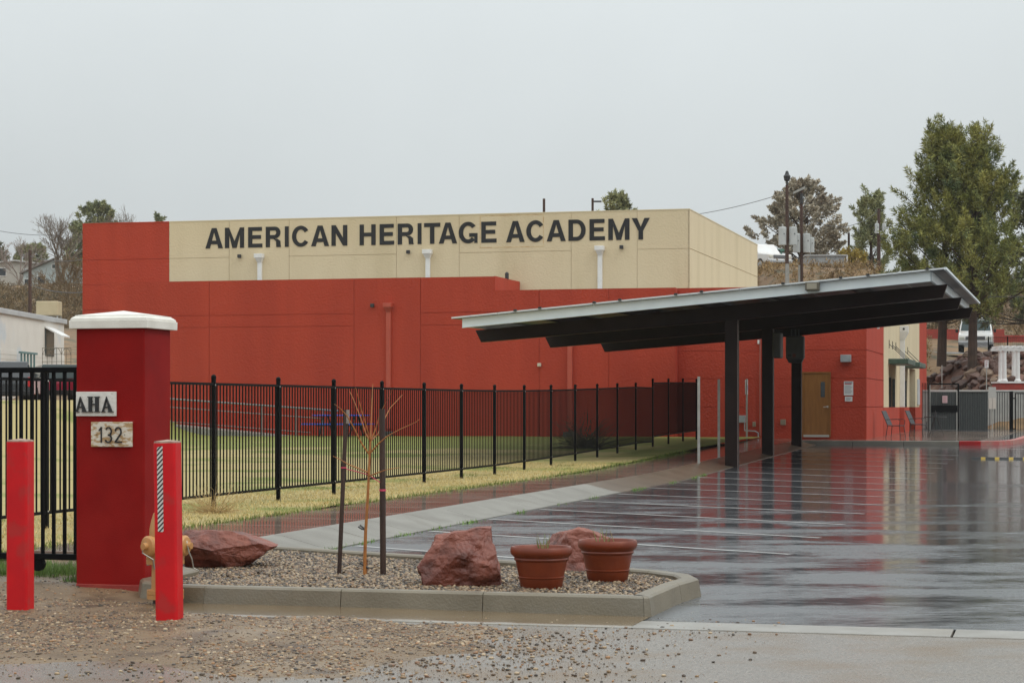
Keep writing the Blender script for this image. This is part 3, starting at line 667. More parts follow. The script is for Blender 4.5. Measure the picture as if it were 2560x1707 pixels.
for fx in (0.325, 0.73): MB().lathe([(0.0035,-0.006),(0.0035,0.004)], 8, c=(pw(fx), yf, pz(1086)), axis=1).build('screw_hole', M_ink, p2_, org=ORG[pil.name])

# ------------------------------------------------------------------ bollards
M_boll = mat('red_bollard_paint', (0.62,0.006,0.010), (0.52,0.005,0.010), scale=4, rough=0.42, spec=0.3, bump=0.0015, bscale=50, third=(0.46,0.022,0.022), tscale=5.0, tlo=0.60, thi=0.68)
M_btop = mat('bare_concrete_top', (0.42,0.30,0.24), (0.30,0.18,0.14), scale=25, rough=0.8, bump=0.006, bscale=70)
def tapemat():
    m = bpy.data.materials.new('striped_tape'); m.use_nodes = True; n = m.node_tree; b = n.nodes['Principled BSDF']; L = n.links.new
    g = n.nodes.new('ShaderNodeTexCoord'); sp = n.nodes.new('ShaderNodeSeparateXYZ'); L(g.outputs['Object'], sp.inputs[0])
    a = n.nodes.new('ShaderNodeMath'); a.operation = 'MULTIPLY'; a.inputs[1].default_value = -1.05; L(sp.outputs['X'], a.inputs[0])
    s = n.nodes.new('ShaderNodeMath'); L(a.outputs[0], s.inputs[0]); L(sp.outputs['Z'], s.inputs[1])
    d = n.nodes.new('ShaderNodeMath'); d.operation = 'DIVIDE'; d.inputs[1].default_value = 0.0345; L(s.outputs[0], d.inputs[0])
    f = n.nodes.new('ShaderNodeMath'); f.operation = 'FRACT'; L(d.outputs[0], f.inputs[0])
    c = n.nodes.new('ShaderNodeMath'); c.operation = 'GREATER_THAN'; c.inputs[1].default_value = 0.46; L(f.outputs[0], c.inputs[0])
    mi = n.nodes.new('ShaderNodeMix'); mi.data_type = 'RGBA'; mi.inputs['A'].default_value = (0.02,0.016,0.02,1); mi.inputs['B'].default_value = (0.62,0.60,0.56,1); L(c.outputs[0], mi.inputs['Factor'])
    L(mi.outputs['Result'], b.inputs['Base Color']); b.inputs['Roughness'].default_value = 0.4
    return m
M_tape = tapemat()
def bollard(label, xc, ybase, ytop, lean, tape=False):
    g = G(xc, ybase, 0.01); Y = g.y; s = 0.164; h = (ybase-ytop)/F*Y + 0.01
    t = thing('bollard', label, 'bollard', (g.x, Y+s/2, 0.0), R(-9), 'red bollards on the dirt shoulder')
    t.rotation_euler = (0, R(lean), R(-9))
    sec = []
    r = 0.022
    for cx, cy, a0 in ((s/2-r,-s/2+r,-90),(s/2-r,s/2-r,0),(-s/2+r,s/2-r,90),(-s/2+r,-s/2+r,180)):
        for k in range(4): q = R(a0+30*k); sec.append((cx+r*math.cos(q), cy+r*math.sin(q)))
    MB().prism(sec, 2, -0.2, h-0.012).build('post', M_boll, t)
    sec2 = [(x*0.99, y*0.99) for x, y in sec]; n = len(sec2)
    m = MB(); m.add([(x,y,h-0.0125) for x,y in sec2]+[(x*0.97,y*0.97,h) for x,y in sec2]+[(0,0,h+0.012)], [(i,(i+1)%n,n+(i+1)%n,n+i) for i in range(n)]+[(n+i,n+(i+1)%n,2*n) for i in range(n)])
    m.build('concrete_top', M_btop, t)
    if tape:
        zt = h - (1114-ytop)/F*Y; zb = h - (1329-ytop)/F*Y; c = -s/2+0.052
        m = MB(); m.prism([(c-0.021,zb+.006),(c-0.015,zb),(c+0.015,zb),(c+0.021,zb+.006),(c+0.021,zt-.006),(c+0.015,zt),(c-0.015,zt-0.01),(c-0.021,zt-.02)], 1, -s/2-0.0028, -s/2+0.001)
        m.build('reflective_tape', M_tape, t)
    return t
bollard('red square bollard without tape, at the left edge', 44.5, 1530, 1100, 0.0)
bollard('red square bollard with black and white striped tape, in front of the hydrant', 419.5, 1556, 1103, -0.75, True)

# ------------------------------------------------------------------ hydrant
M_hyd = mat('hydrant_tan', (0.52,0.26,0.09), (0.45,0.22,0.07), scale=8, rough=0.42, bump=0.001, bscale=60)
M_bolt = mat('dull_steel', (0.30,0.28,0.24), rough=0.4, metal=0.7)
M_black = mat('black_iron', (0.015,0.015,0.016), rough=0.5)
g = G(408, 1512, 0.02)
hy = thing('fire_hydrant', 'tan fire hydrant mostly hidden behind the taped bollard', 'hydrant', (g.x, g.y+0.1, 0.0), R(-6))
MB().lathe([(0.095,-0.1),(0.095,0.06)], 20).build('buried_pipe', M_black, hy, smooth=False)
MB().lathe([(0.142,0.062),(0.142,0.092),(0.137,0.093),(0.137,0.098),(0.142,0.099),(0.142,0.13)], 28).build('base_flange', M_hyd, hy)
MB().lathe([(0.108,0.13),(0.104,0.33)], 24).build('barrel', M_hyd, hy, smooth=True)
MB().lathe([(0.146,0.33),(0.146,0.365),(0.140,0.366),(0.140,0.372),(0.146,0.373),(0.146,0.408)], 28).build('mid_flange', M_hyd, hy)
MB().lathe([(0.118,0.408),(0.124,0.45),(0.122,0.60),(0.110,0.66),(0.092,0.72),(0.045,0.75),(0.035,0.755),(0.03,0.79),(0.001,0.792)], 24).build('bonnet', M_hyd, hy, smooth=True)
for sx, ang in ((-1, -58), (1, -16)):
    M4 = Matrix.Rotation(R(0), 4, 'Z') @ Matrix.Translation((0,0,0.475))
    d = Vector((sx*math.cos(R(abs(ang))), -math.sin(R(abs(ang))), 0))
    q = Vector((0,0,1)).rotation_difference(d).to_matrix().to_4x4()
    z = MB().lathe([(0.068,0.08),(0.070,0.15),(0.078,0.152),(0.080,0.178),(0.066,0.192),(0.035,0.197),(0.028,0.199),(0.026,0.232),(0.001,0.233)], 20)
    z.xf(Matrix.Translation((0,0,0.475)) @ q); z.build('nozzle_cap', M_hyd, hy, smooth=False)
    e = Vector((0,0,0.475)) + d*0.185
    MB().tube([e+Vector((0,0,0.05)), e+Vector((0.02*sx,-0.03,0.0)), e+Vector((0.03*sx,-0.03,-0.05)), e+Vector((0.05,-0.02,-0.10)), e+Vector((0.06,-0.01,-0.17)), e+Vector((0.10,-0.01,-0.19))], 0.006, 6).build('chain', M_bolt, hy)
for k in range(8):
    a = R(22.5+45*k); MB().lathe([(0.013,0.32),(0.013,0.425)], 6, c=(0.131*math.cos(a),0.131*math.sin(a),0)).build('flange_bolt', M_bolt, hy)

# ------------------------------------------------------------------ sliding gate left of the pillar
M_iron = mat('black_fence_paint', (0.004,0.004,0.0045), rough=0.55, spec=0.1)
gu = cu + 0.30; gY = gu*CT - (x0-0.4)*ST
zt = CAMH + (HY-918)/F*gY; zbm = CAMH - (1383-HY)/F*gY
gw0, gw1 = x0-2.6, x0-0.03
sg = lthing('sliding_gate', 'black picket sliding gate left of the red pillar', 'gate', (gw0+gw1)/2, gu, 0.0)
MB().box((gw0,gu-.025,zt-.045),(gw1,gu+.025,zt)).build('top_rail', M_iron, sg, bevel=0.004)
MB().box((gw0,gu-.03,zbm-.05),(gw1,gu+.03,zbm)).build('bottom_rail', M_iron, sg, bevel=0.004)
MB().box((gw1-.05,gu-.028,zbm-.2),(gw1-0.002,gu+.028,zt+.004)).build('end_post', M_iron, sg, bevel=0.004)
bar = None
k = 0
w_ = gw1-0.095-0.03
while w_ > gw0:
    MB().box((w_-.0125,gu-.0125,zbm),(w_+.0125,gu+.0125,zt-.045)).build('picket', M_iron, sg); w_ -= 0.1015
for w_ in (gw0+0.4, gw0+2.1): MB().lathe([(0.06,-0.02),(0.06,0.02)], 14, c=(w_, gu, zbm-0.09), axis=1).build('wheel', M_iron, sg)

# ------------------------------------------------------------------ long picket fence
FW = -11.10; FS = 2.40
fp1 = wu(*G(544, 1271, 0.16).xy)[1]
fence = lthing('picket_fence', 'long black picket fence between the sidewalk and the lawn', 'fence', FW, fp1, 0.15)
pm_ = MB().box((-.0078,-.0078,0),(.0078,.0078,1.0)).mesh('picket'); pm_.materials.append(M_iron)
postm = MB(); postm.box((-.025,-.025,-.1),(.025,.025,1.76)); postm = postm.mesh('post'); postm.materials.append(M_iron)
capm = MB().lathe([(0.034,1.757),(0.036,1.772),(0.034,1.788),(0.026,1.803),(0.010,1.812),(0.001,1.813)], 12).mesh('post_cap'); capm.materials.append(M_iron)
boltm = MB().lathe([(0.010,-0.006),(0.010,0.004)], 8, axis=0).mesh('bolt'); boltm.materials.append(mat('bright_bolt', (0.7,0.7,0.68), rough=0.3, metal=0.6))
nposts = 21; bays = []; cnt = 0; rest = MB()
H_T, H_B = 1.70, 0.20
us = [fp1 + (i-4)*FS for i in range(nposts)]
us = [q for q in us if q < 68.8]
order = []
for i, uu in enumerate(us):
    zb = terr(*lot(FW, uu).xy); 
    if i > 16: zb += 0.10                                   # the far bays step up
    L0 = (0, uu-fp1, zb-0.15)
    o = bpy.data.objects.new('post', postm); COL.objects.link(o); o.parent = fence; o.location = L0
    c = bpy.data.objects.new('post_cap', capm); COL.objects.link(c); c.parent = o
    for hz in (H_T-0.03, H_B+0.0):
        b = bpy.data.objects.new('bolt', boltm); COL.objects.link(b); b.parent = o; b.location = (0.026, 0, hz)
    if i+1 < len(us):
        ub = us[i+1]; zc = terr(*lot(FW, ub).xy) + (0.10 if i > 16 else 0)
        if i == 16: zc = zb
        for hz in (H_T, H_B):
            MB().hexa([(FW-.018,uu+.03,zb+hz-.034),(FW+.018,uu+.03,zb+hz-.034),(FW+.018,ub-.03,zc+hz-.034),(FW-.018,ub-.03,zc+hz-.034),(FW-.018,uu+.03,zb+hz),(FW+.018,uu+.03,zb+hz),(FW+.018,ub-.03,zc+hz),(FW-.018,ub-.03,zc+hz)]).build('rail', M_iron, fence, fixn=False)
        for k in range(1, 21):
            f = k/21; pu = uu+(ub-uu)*f; pz_ = zb+(zc-zb)*f
            if cnt < 300 and i >= 1:
                o = bpy.data.objects.new('picket', pm_); COL.objects.link(o); o.parent = fence; o.location = (0, pu-fp1, pz_-0.15+H_B-.034); o.scale = (1,1,H_T-H_B+.02); cnt += 1
            else: rest.box((FW-.0078,pu-.0078,pz_+H_B-.034),(FW+.0078,pu+.0078,pz_+H_T-.014))
o = rest.build('picket', M_iron, fence, fixn=False); o['kind'] = 'stuff'
# tumbleweed behind the far fence and a dry tuft by the first post
def twiggy(name, label, loc, r, n, m, seed, cat='bush', th=0.006, up=0.5):
    rr = random.Random(seed); V = []; Fc = []
    mb = MB()
    for i in range(n):
        a = rr.uniform(0, 6.28); e = rr.uniform(-0.1, 1.0)*up; d = Vector((math.cos(a)*math.cos(e*1.5), math.sin(a)*math.cos(e*1.5), math.sin(e*1.5)+0.15)).normalized()
        p = Vector((rr.gauss(0, r*0.15), rr.gauss(0, r*0.15), 0)); pts = [p]
        for k in range(4):
            d = (d + Vector((rr.gauss(0,.3), rr.gauss(0,.3), rr.gauss(0,.25)))).normalized(); p = p + d*r*rr.uniform(0.18, 0.36); p.z = max(p.z, 0.01); pts.append(p.copy())
        mb.tube(pts, [th, th*.8, th*.6, th*.45, th*.3], 3, cap=False)
    o = mb.build(name, m, None, fixn=False); o.location = loc; tag(o, label, cat); return o
M_dead = mat('dead_brush', (0.085,0.075,0.05), (0.14,0.115,0.07), scale=6, rough=0.8)
q = lot(FW-1.6, 56.0); twiggy('bush', 'dark dead bush behind the far part of the picket fence', (q.x, q.y, terr(q.x, q.y)), 1.0, 150, M_dead, 3, th=0.013, up=0.55)
q = lot(FW+0.45, fp1-1.0); twiggy('dry_tuft', 'straw coloured dry weed at the foot of the picket fence', (q.x, q.y, 0.16), 0.42, 130, mat('straw', (0.42,0.28,0.12), (0.5,0.36,0.17), scale=9, rough=0.8), 8, 'weed', 0.004, 0.5)
# ------------------------------------------------------------------ school building
M_red = mat('red_stucco', (0.44,0.053,0.026), (0.40,0.047,0.023), scale=1.6, rough=0.78, bump=0.022, bscale=15, third=(0.37,0.043,0.022), tscale=0.9, tlo=0.5, thi=0.72, spec=0.3, stretch=(1,1,0.16))
M_beige = mat('beige_stucco', (0.675,0.56,0.375), (0.645,0.53,0.35), scale=0.9, rough=0.8, bump=0.014, bscale=15, third=(0.59,0.485,0.31), tscale=0.9, tlo=0.52, thi=0.74, spec=0.3, stretch=(1,1,0.16))
M_roof = mat('flat_roof', (0.30,0.28,0.26), rough=0.8)
M_whm = mat('white_metal', (0.78,0.77,0.74), (0.70,0.69,0.66), scale=5, rough=0.4)
M_redm = mat('red_metal', (0.47,0.078,0.045), (0.43,0.066,0.038), scale=3, rough=0.45)
M_dk = mat('dark_fixture', (0.03,0.03,0.032), rough=0.5)
M_glass = mat('dark_glass', (0.02,0.025,0.028), rough=0.06, spec=0.6)
UF, UR, UG = 69.1, 69.5, 72.5
B = lthing('school_building', 'red and beige stucco school building with black lettering', 'building', -14, 74, 0.4)
def panel(w0, w1, z0, z1, u, m, g=0.012, t=0.05, nm='wall_panel'):
    g = 0.007
    return MB().box((w0+g,u,z0+g),(w1-g,u+t,z1-g)).build(nm, m, B, fixn=False)
# gym volume
gl, gm, gr = facw(206,UG), facw(423,UG), facw(1724,UG); gz = 8.47
gback = UG + 16.9
MB().box((gl+.02,UG+.03,0.1),(gm,gback,gz-.02)).build('gym_wall', M_red, B)
MB().box((gm,UG+.03,0.1),(gr-.03,gback,gz-.02)).build('gym_wall', M_beige, B)
zs = facz(424,646.5,UG); zbot = 4.9
xb = [423,573,723,991,1148,1428,1593,1724]
for i in range(7):
    a, b = facw(xb[i],UG), facw(xb[i+1],UG)
    if i in (0,2,4,6): panel(a,b,zs,gz,UG,M_beige); panel(a,b,zbot,zs,UG,M_beige)
    else: panel(a,b,zbot,gz,UG,M_beige)
z2, z3 = facz(230,713,UG), facz(230,775,UG)
panel(gl,gm,zs,gz,UG,M_red); panel(gl,gm,z2,zs,UG,M_red); panel(gl,gm,z3,z2,UG,M_red); panel(gl,gm,0.3,z3,UG,M_red)
for a, b in ((5.2,zs),(zs,gz)):
    MB().box((gr-.05,UG+.0,a+.012),(gr,gback-.01,b-.012)).build('wall_panel', M_beige, B, fixn=False)
MB().box((gl,UG-.01,gz-.02),(gm,UG+.25,gz+.025)).build('parapet_flashing', M_red, B, bevel=0.005)
MB().box((gm+.002,UG-.01,gz-.02),(gr+.01,UG+.25,gz+.025)).build('parapet_flashing', mat('beige_flashing',(0.60,0.50,0.32),rough=0.5), B, bevel=0.005)
MB().box((gr-.25,UG+.25,gz-.02),(gr+.01,gback,gz+.025)).build('parapet_flashing', MATS['beige_flashing'], B, bevel=0.005)
# ghost outline of an old sign
rs = mat('rust_stain', (0.50,0.33,0.17), (0.64,0.50,0.29), scale=5, rough=0.8, lo=0.42, hi=0.58)
a, b = facw(1199.5,UG), facw(1359.5,UG); c, d = facz(1280,619,UG), facz(1280,537,UG)
for q in ((a,c,b,c+.03),(a,d-.03,b,d),(a,c+.03,a+.03,d-.03),(b-.03,c+.03,b,d-.03)):
    MB().box((q[0],UG-.004,q[1]),(q[2],UG+.002,q[3])).build('stain', rs, B, fixn=False)
# front block
fl, fm, fr = facw(270,UF), facw(1237.5,UF), facw(1689,UF)
zA, zB = facz(1237.5,690,UF), facz(1306,724,UF)
MB().box((fl+.02,UF+.03,0.1),(fm-.02,UG-.01,zA-.02)).build('front_wall', M_red, B)
MB().box((fm-.02,UF+.03,0.1),(fr-.02,UG-.01,zB-.02)).build('front_wall', M_red, B)
MB().box((fm-.05,UF+.052,zB-.3),(fm,UG-.01,zA)).build('parapet_return', M_red, B)
z1, z2 = facz(650,787,UF), facz(650,817,UF)
cols = [(270,523,1),(523,885,1),(885,1051,0),(1348,1522,0),(1522,1689,0)]
for a, b, h in cols:
    w0, w1 = facw(a,UF), facw(b,UF); top = zA if b < 1237 else zB
    if h: panel(w0,w1,z1,top,UF,M_red); panel(w0,w1,z2,z1,UF,M_red); panel(w0,w1,0.2,z2,UF,M_red)
    else: panel(w0,w1,0.2,top,UF,M_red)
w0, w1 = facw(1051,UF), facw(1348,UF); g_ = .012
MB().prism([(w0+g_,z1+g_),(w1-g_,z1+g_),(w1-g_,zB-g_),(fm,zB-g_),(fm,zA-g_),(w0+g_,zA-g_)],1,UF,UF+.05).build('wall_panel', M_red, B)
panel(w0,w1,z2,z1,UF,M_red); panel(w0,w1,0.2,z2,UF,M_red)
MB().box((fr-.05,UF+.052,0.2),(fr,UR+.6,zB-.01)).build('wall_panel', M_red, B)
rc = facw(2166,UR)
for (wa_, wb_, ua_, ub_, zr_) in ((fl+.3,fm-.3,UF+.3,UG-.05,zA-.02),(fm+.02,fr-.3,UF+.3,UG-.05,zB-.02),(fr,rc-.55,UR+.3,UG-.02,zB-.02),(gr+.05,rc-.55,UG,100,zB-.02)):
    MB().box((wa_,ua_,zr_),(wb_,ub_,zr_+.008)).build('roof', M_roof, B, fixn=False)  # unseen grey slabs, added to keep red bounce off the upper walls
# right wing
rc = facw(2166,UR); rback = 101.0
q0 = sidu(2209,rc); q1 = sidu(2298,rc)
zsr = [facz(2050,875,UR), facz(2050,945.6,UR), facz(2050,1017,UR)]
MB().box((fr-.03,UR+.03,0.1),(rc-.5,rback,zB-.02)).build('wing_wall', M_red, B)
MB().box((rc-.5,UR+.03,0.1),(rc-.03,q0,zB-.02)).build('wing_wall', M_red, B)
MB().box((rc-.5,q1,0.1),(rc-.03,rback,zB-.02)).build('wing_wall', M_red, B)
rows = [(0.2,zsr[2]),(zsr[2],zsr[1]),(zsr[1],zsr[0]),(zsr[0],zB)]
for a, b in rows: panel(fr,rc,a,b,UR,M_red)
for a, b in rows:
    for c, d in ((UR+.052,q0),(q1,rback)):
        MB().box((rc-.05,c+.006,a+.012),(rc,d-.006,b-.012)).build('wall_panel', M_red, B, fixn=False)
# side bay with openings
o1 = (sidu(2221.6,rc), sidu(2238,rc)); o2 = (sidu(2254,rc), sidu(2267,rc)); o3 = (sidu(2273,rc), sidu(2288,rc))
zsill = sidz(2209,1018,rc); zhead = sidz(2225,905,rc)
def side(u0, u1, z0, z1, m): MB().box((rc-.48,u0+.002,z0),(rc+.006,u1-.002,z1)).build('bay_wall', m, B, fixn=False)
for a, b in ((q0,o1[0]),(o1[1],o2[0]),(o2[1],o3[0]),(o3[1],q1)):
    side(a,b,zsill,zB-.02,M_beige); side(a,b,0.2,zsill-.004,M_red)
for a, b in (o1,o2): side(a,b,zhead,zB-.02,M_beige); side(a,b,0.2,zsill-.004,M_red)
side(o3[0],o3[1],sidz(2280,922,rc),zB-.02,M_beige)
M_wf = mat('window_frame', (0.035,0.045,0.042), (0.07,0.085,0.08), scale=10, rough=0.4)
for a, b in (o1,o2):
    zt_ = sidz(2229,939,rc)
    f = MB().box((rc-.47,a+.02,zsill+.01),(rc-.42,b-.02,zhead-.02)).build('window', M_glass, B)
    for k in range(3):
        c = rc-.40+k*0.15; MB().box((c,b-.10,zsill+.01),(c+.10,b-.03,zt_-0.05*k)).build('frame', M_wf, f, org=ORG[B.name])
MB().box((rc-.47,o3[0]+.1,0.5),(rc-.42,o3[1]-.1,2.6)).build('door', M_wf, B)
MB().box((rc+.01,q1-1.6,zsill+.1),(rc+.06,q1-0.4,zsill+1.25)).build('notice_board', mat('board_grey',(0.5,0.52,0.54),(0.62,0.63,0.64),scale=4,rough=0.3), B)
# side downspout and awnings
du = sidu(2249,rc); zt_ = sidz(2249,815,rc)
MB().box((rc+.007,du,0.5),(rc+.20,du+.15,zsill-.002)).build('downspout', M_redm, B, bevel=0.01)
ds = MB().box((rc+.007,du,zsill),(rc+.20,du+.15,zt_-.5)).build('downspout', M_whm, B, bevel=0.01)
MB().hexa([(rc+.007,du-.02,zt_-.55),(rc+.20,du-.02,zt_-.55),(rc+.20,du+.17,zt_-.55),(rc+.007,du+.17,zt_-.55),(rc+.007,du-.09,zt_-.25),(rc+.34,du-.09,zt_-.25),(rc+.34,du+.25,zt_-.25),(rc+.007,du+.25,zt_-.25)]).build('conductor_head', M_whm, ds, org=ORG[B.name])
MB().box((rc+.007,du-.09,zt_-.248),(rc+.34,du+.25,zt_)).build('conductor_head', M_whm, ds, org=ORG[B.name], bevel=0.01)
MB().lathe([(0.045,-0.02),(0.045,0.0)], 10, c=(rc+.17,du-.09,zt_-.12), axis=1).build('overflow_hole', M_dk, ds, org=ORG[B.name])
M_aw = mat('awning_green', (0.035,0.075,0.055), (0.06,0.10,0.075), scale=6, rough=0.45)
def awning(ua, ub, nrod):
    z0 = sidz(2225,911,rc); A = MB().box((rc+.01,ua,z0),(rc+.74,ub,z0+.2)).build('awning', M_aw, B, bevel=0.02)
    for k in range(nrod):
        uu = ua+.3+k*(ub-ua-.6)/(nrod-1)
        MB().tube([(rc+.02,uu,z0+.75),(rc+.60,uu,z0+.19)],0.014,6).build('hanger_rod', M_dk, A, org=ORG[B.name])
        MB().box((rc+.007,uu-.015,z0+.6),(rc+.03,uu+.015,z0+.9)).build('bracket', M_dk, A, org=ORG[B.name])
awning(o1[0]-.25, o1[1]+.4, 3); awning(o2[0]-.25, o2[1]+.6, 2)
# front downspouts
def spout(xs, ytop, zb, u, m, wp, hw, hh):
    w = facw(xs,u); zt_ = facz(xs,ytop,u)
    D = MB().box((w-wp/2,u-.11,zb),(w+wp/2,u-.004,zt_-hh-.1)).build('downspout', m, B, bevel=0.008)
    MB().hexa([(w-wp/2,u-.12,zt_-hh-.16),(w+wp/2,u-.12,zt_-hh-.16),(w+wp/2,u-.003,zt_-hh-.16),(w-wp/2,u-.003,zt_-hh-.16),(w-hw/2+.03,u-.24,zt_-hh),(w+hw/2-.03,u-.24,zt_-hh),(w+hw/2-.03,u-.003,zt_-hh),(w-hw/2+.03,u-.003,zt_-hh)]).build('conductor_head', m, D, org=ORG[B.name])
    MB().box((w-hw/2,u-.26,zt_-hh+.002),(w+hw/2,u-.003,zt_)).build('conductor_head', m, D, org=ORG[B.name], bevel=0.008)
    for zz in np.arange(zb+0.6, zt_-hh-.4, 1.3):
        MB().box((w-wp/2-.01,u-.115,zz),(w+wp/2+.01,u-.003,zz+.03)).build('strap', m, D, org=ORG[B.name])
    return D
for xs in (651, 1071, 1501): spout(xs, {651:635,1071:624.5,1501:615.5}[xs], 5.4, UG, M_whm, .165, .33, .16)
D = spout(973, 758, 0.75, UF, M_redm, .165, .31, .15)
D = spout(1426, 778, 0.75, UF, M_redm, .165, .31, .15)
for xs in (973, 1426):
    w = facw(xs,UF); MB().box((w-.16,UF-.45,0.45),(w+.16,UF-.02,0.66)).build('splash_block', mat('splash_grey',(0.09,0.085,0.08),rough=0.7), B, bevel=0.02)
# small flood lights and cameras
def fixture(xs, ys, u, s=0.13, m=None):
    w, z = facw(xs,u), facz(xs,ys,u)
    o = MB().box((w-s/2,u-.16,z-s/2),(w+s/2,u-.05,z+s/2)).build('flood_light', m or M_dk, B, bevel=0.015)
    MB().tube([(w,u-.06,z),(w,u-.003,z)],0.03,6).build('bracket', m or M_dk, o, org=ORG[B.name])
fixture(601,641,UG); fixture(1022.5,630.5,UG); fixture(1555,618.5,UG); fixture(933,764,UF)
fixture(1350,912,UF,0.12,mat('cream_fixture',(0.55,0.48,0.38),rough=0.5))
w_ = fm-.03; MB().lathe([(0.07,0),(0.07,0.2),(0.04,0.25)],8,c=(w_-.0,UF+1.7,zA-.01)).build('vent_pipe', M_dk, B)
# door, signs and boxes on the wing
w0, w1 = facw(2005.5,UR), facw(2077,UR); zd0, zd1 = 0.52, facz(2040,929.5,UR)
M_door = mat('brown_wood_door', (0.27,0.115,0.028), (0.22,0.09,0.02), scale=5, rough=0.42, stretch=(3,3,0.4), bump=0.001, bscale=40)
dr = MB().box((w0+.05,UR-.035,zd0+.07),(w1-.05,UR-.004,zd1-.05)).build('door', M_door, B, bevel=0.004)
m = MB(); m.box((w0,UR-.055,zd0),(w0+.048,UR-.003,zd1)); m.build('door_frame', M_door, dr, org=ORG[B.name])
MB().box((w1-.048,UR-.055,zd0),(w1,UR-.003,zd1)).build('door_frame', M_door, dr, org=ORG[B.name])
MB().box((w0+.049,UR-.055,zd1-.048),(w1-.049,UR-.003,zd1)).build('door_frame', M_door, dr, org=ORG[B.name])
MB().box((w0+.05,UR-.06,zd0-.01),(w1-.05,UR-.003,zd0+.066)).build('threshold', mat('alu',(0.55,0.54,0.5),rough=0.35,metal=0.5), dr, org=ORG[B.name])
MB().box((facw(2052,UR),UR-.042,facz(2055,992.5,UR)),(facw(2062.5,UR),UR-.034,facz(2055,954.5,UR))).build('pane', M_glass, dr, org=ORG[B.name])
hw, hz_ = facw(2069,UR), facz(2069,1016.5,UR)
MB().lathe([(0.035,-0.05),(0.035,-0.035)],12,c=(hw,UR,hz_),axis=1).build('handle_rose', MATS['alu'], dr, org=ORG[B.name])
MB().tube([(hw,UR-.045,hz_),(hw,UR-.09,hz_),(hw-.13,UR-.09,hz_-.01)],0.014,8).build('handle', MATS['alu'], dr, org=ORG[B.name])
M_grey = mat('grey_box', (0.36,0.38,0.39), (0.30,0.32,0.33), scale=6, rough=0.45)
def wbox(nm, xa, ya, xb, yb, t, m, u=UR, bev=0.01, lab=None):
    o = MB().box((facw(xa,u),u-t,facz(xa,yb,u)),(facw(xb,u),u-.003,facz(xa,ya,u))).build(nm, m, B, bevel=bev)
    if lab: o['label'] = lab
    return o
wbox('wall_light', 2102.5,887,2128.5,905,.20,M_grey)
M_paper = mat('paper', (0.70,0.70,0.69), rough=0.5)
n1 = wbox('notice', 2110,953,2133,988,.02,M_paper,bev=0); n2 = wbox('notice', 2112.5,991,2131,1003,.02,M_paper,bev=0)
M_txt = mat('notice_print', (0.18,0.18,0.22), rough=0.6); M_rh = mat('notice_red', (0.42,0.06,0.08), rough=0.6)
for k, (ya, yb, m_) in enumerate([(954.5,957.5,M_txt),(958.5,961,M_rh)] + [(964+3.0*i,964.9+3.0*i,M_txt) for i in range(7)]):
    o = MB().box((facw(2112,UR),UR-.0215,facz(2112,yb,UR)),(facw(2131 - (k % 3)*2,UR),UR-.0195,facz(2112,ya,UR))).build('print_line', m_, n1, org=ORG[B.name])
for k in range(3): MB().box((facw(2115,UR),UR-.0215,facz(2112,995.4+2.4*k,UR)),(facw(2128-k,UR),UR-.0195,facz(2112,994.5+2.4*k,UR))).build('print_line', M_txt, n2, org=ORG[B.name])
wbox('utility_box', 1952,1048,1965,1062,.12,mat('tan_box',(0.25,0.2,0.14),rough=0.6)); wbox('utility_box', 1846,1038,1864,1056,.15,M_grey); wbox('utility_box', 1882,1054,1890,1066,.1,MATS['tan_box'])
wbox('junction_box', 1894.5,850,1899,860,.1,M_whm); wbox('junction_box', 2193,817,2199,822,.1,M_whm)
w = facw(1900.5,UR); MB().tube([(w,UR-.04,4.5),(w,UR-.04,0.55)],0.02,8).build('conduit', mat('conduit_red',(0.36,0.12,0.09),rough=0.5), B)
w2 = facw(1862,UR); MB().tube([(w2,UR-.05,1.0),(w2,UR-.05,0.72),(w2+.35,UR-.05,0.70),(w-.06,UR-.05,0.64),(w-.06,UR-.05,0.5)],0.02,8).build('conduit', M_grey, B)

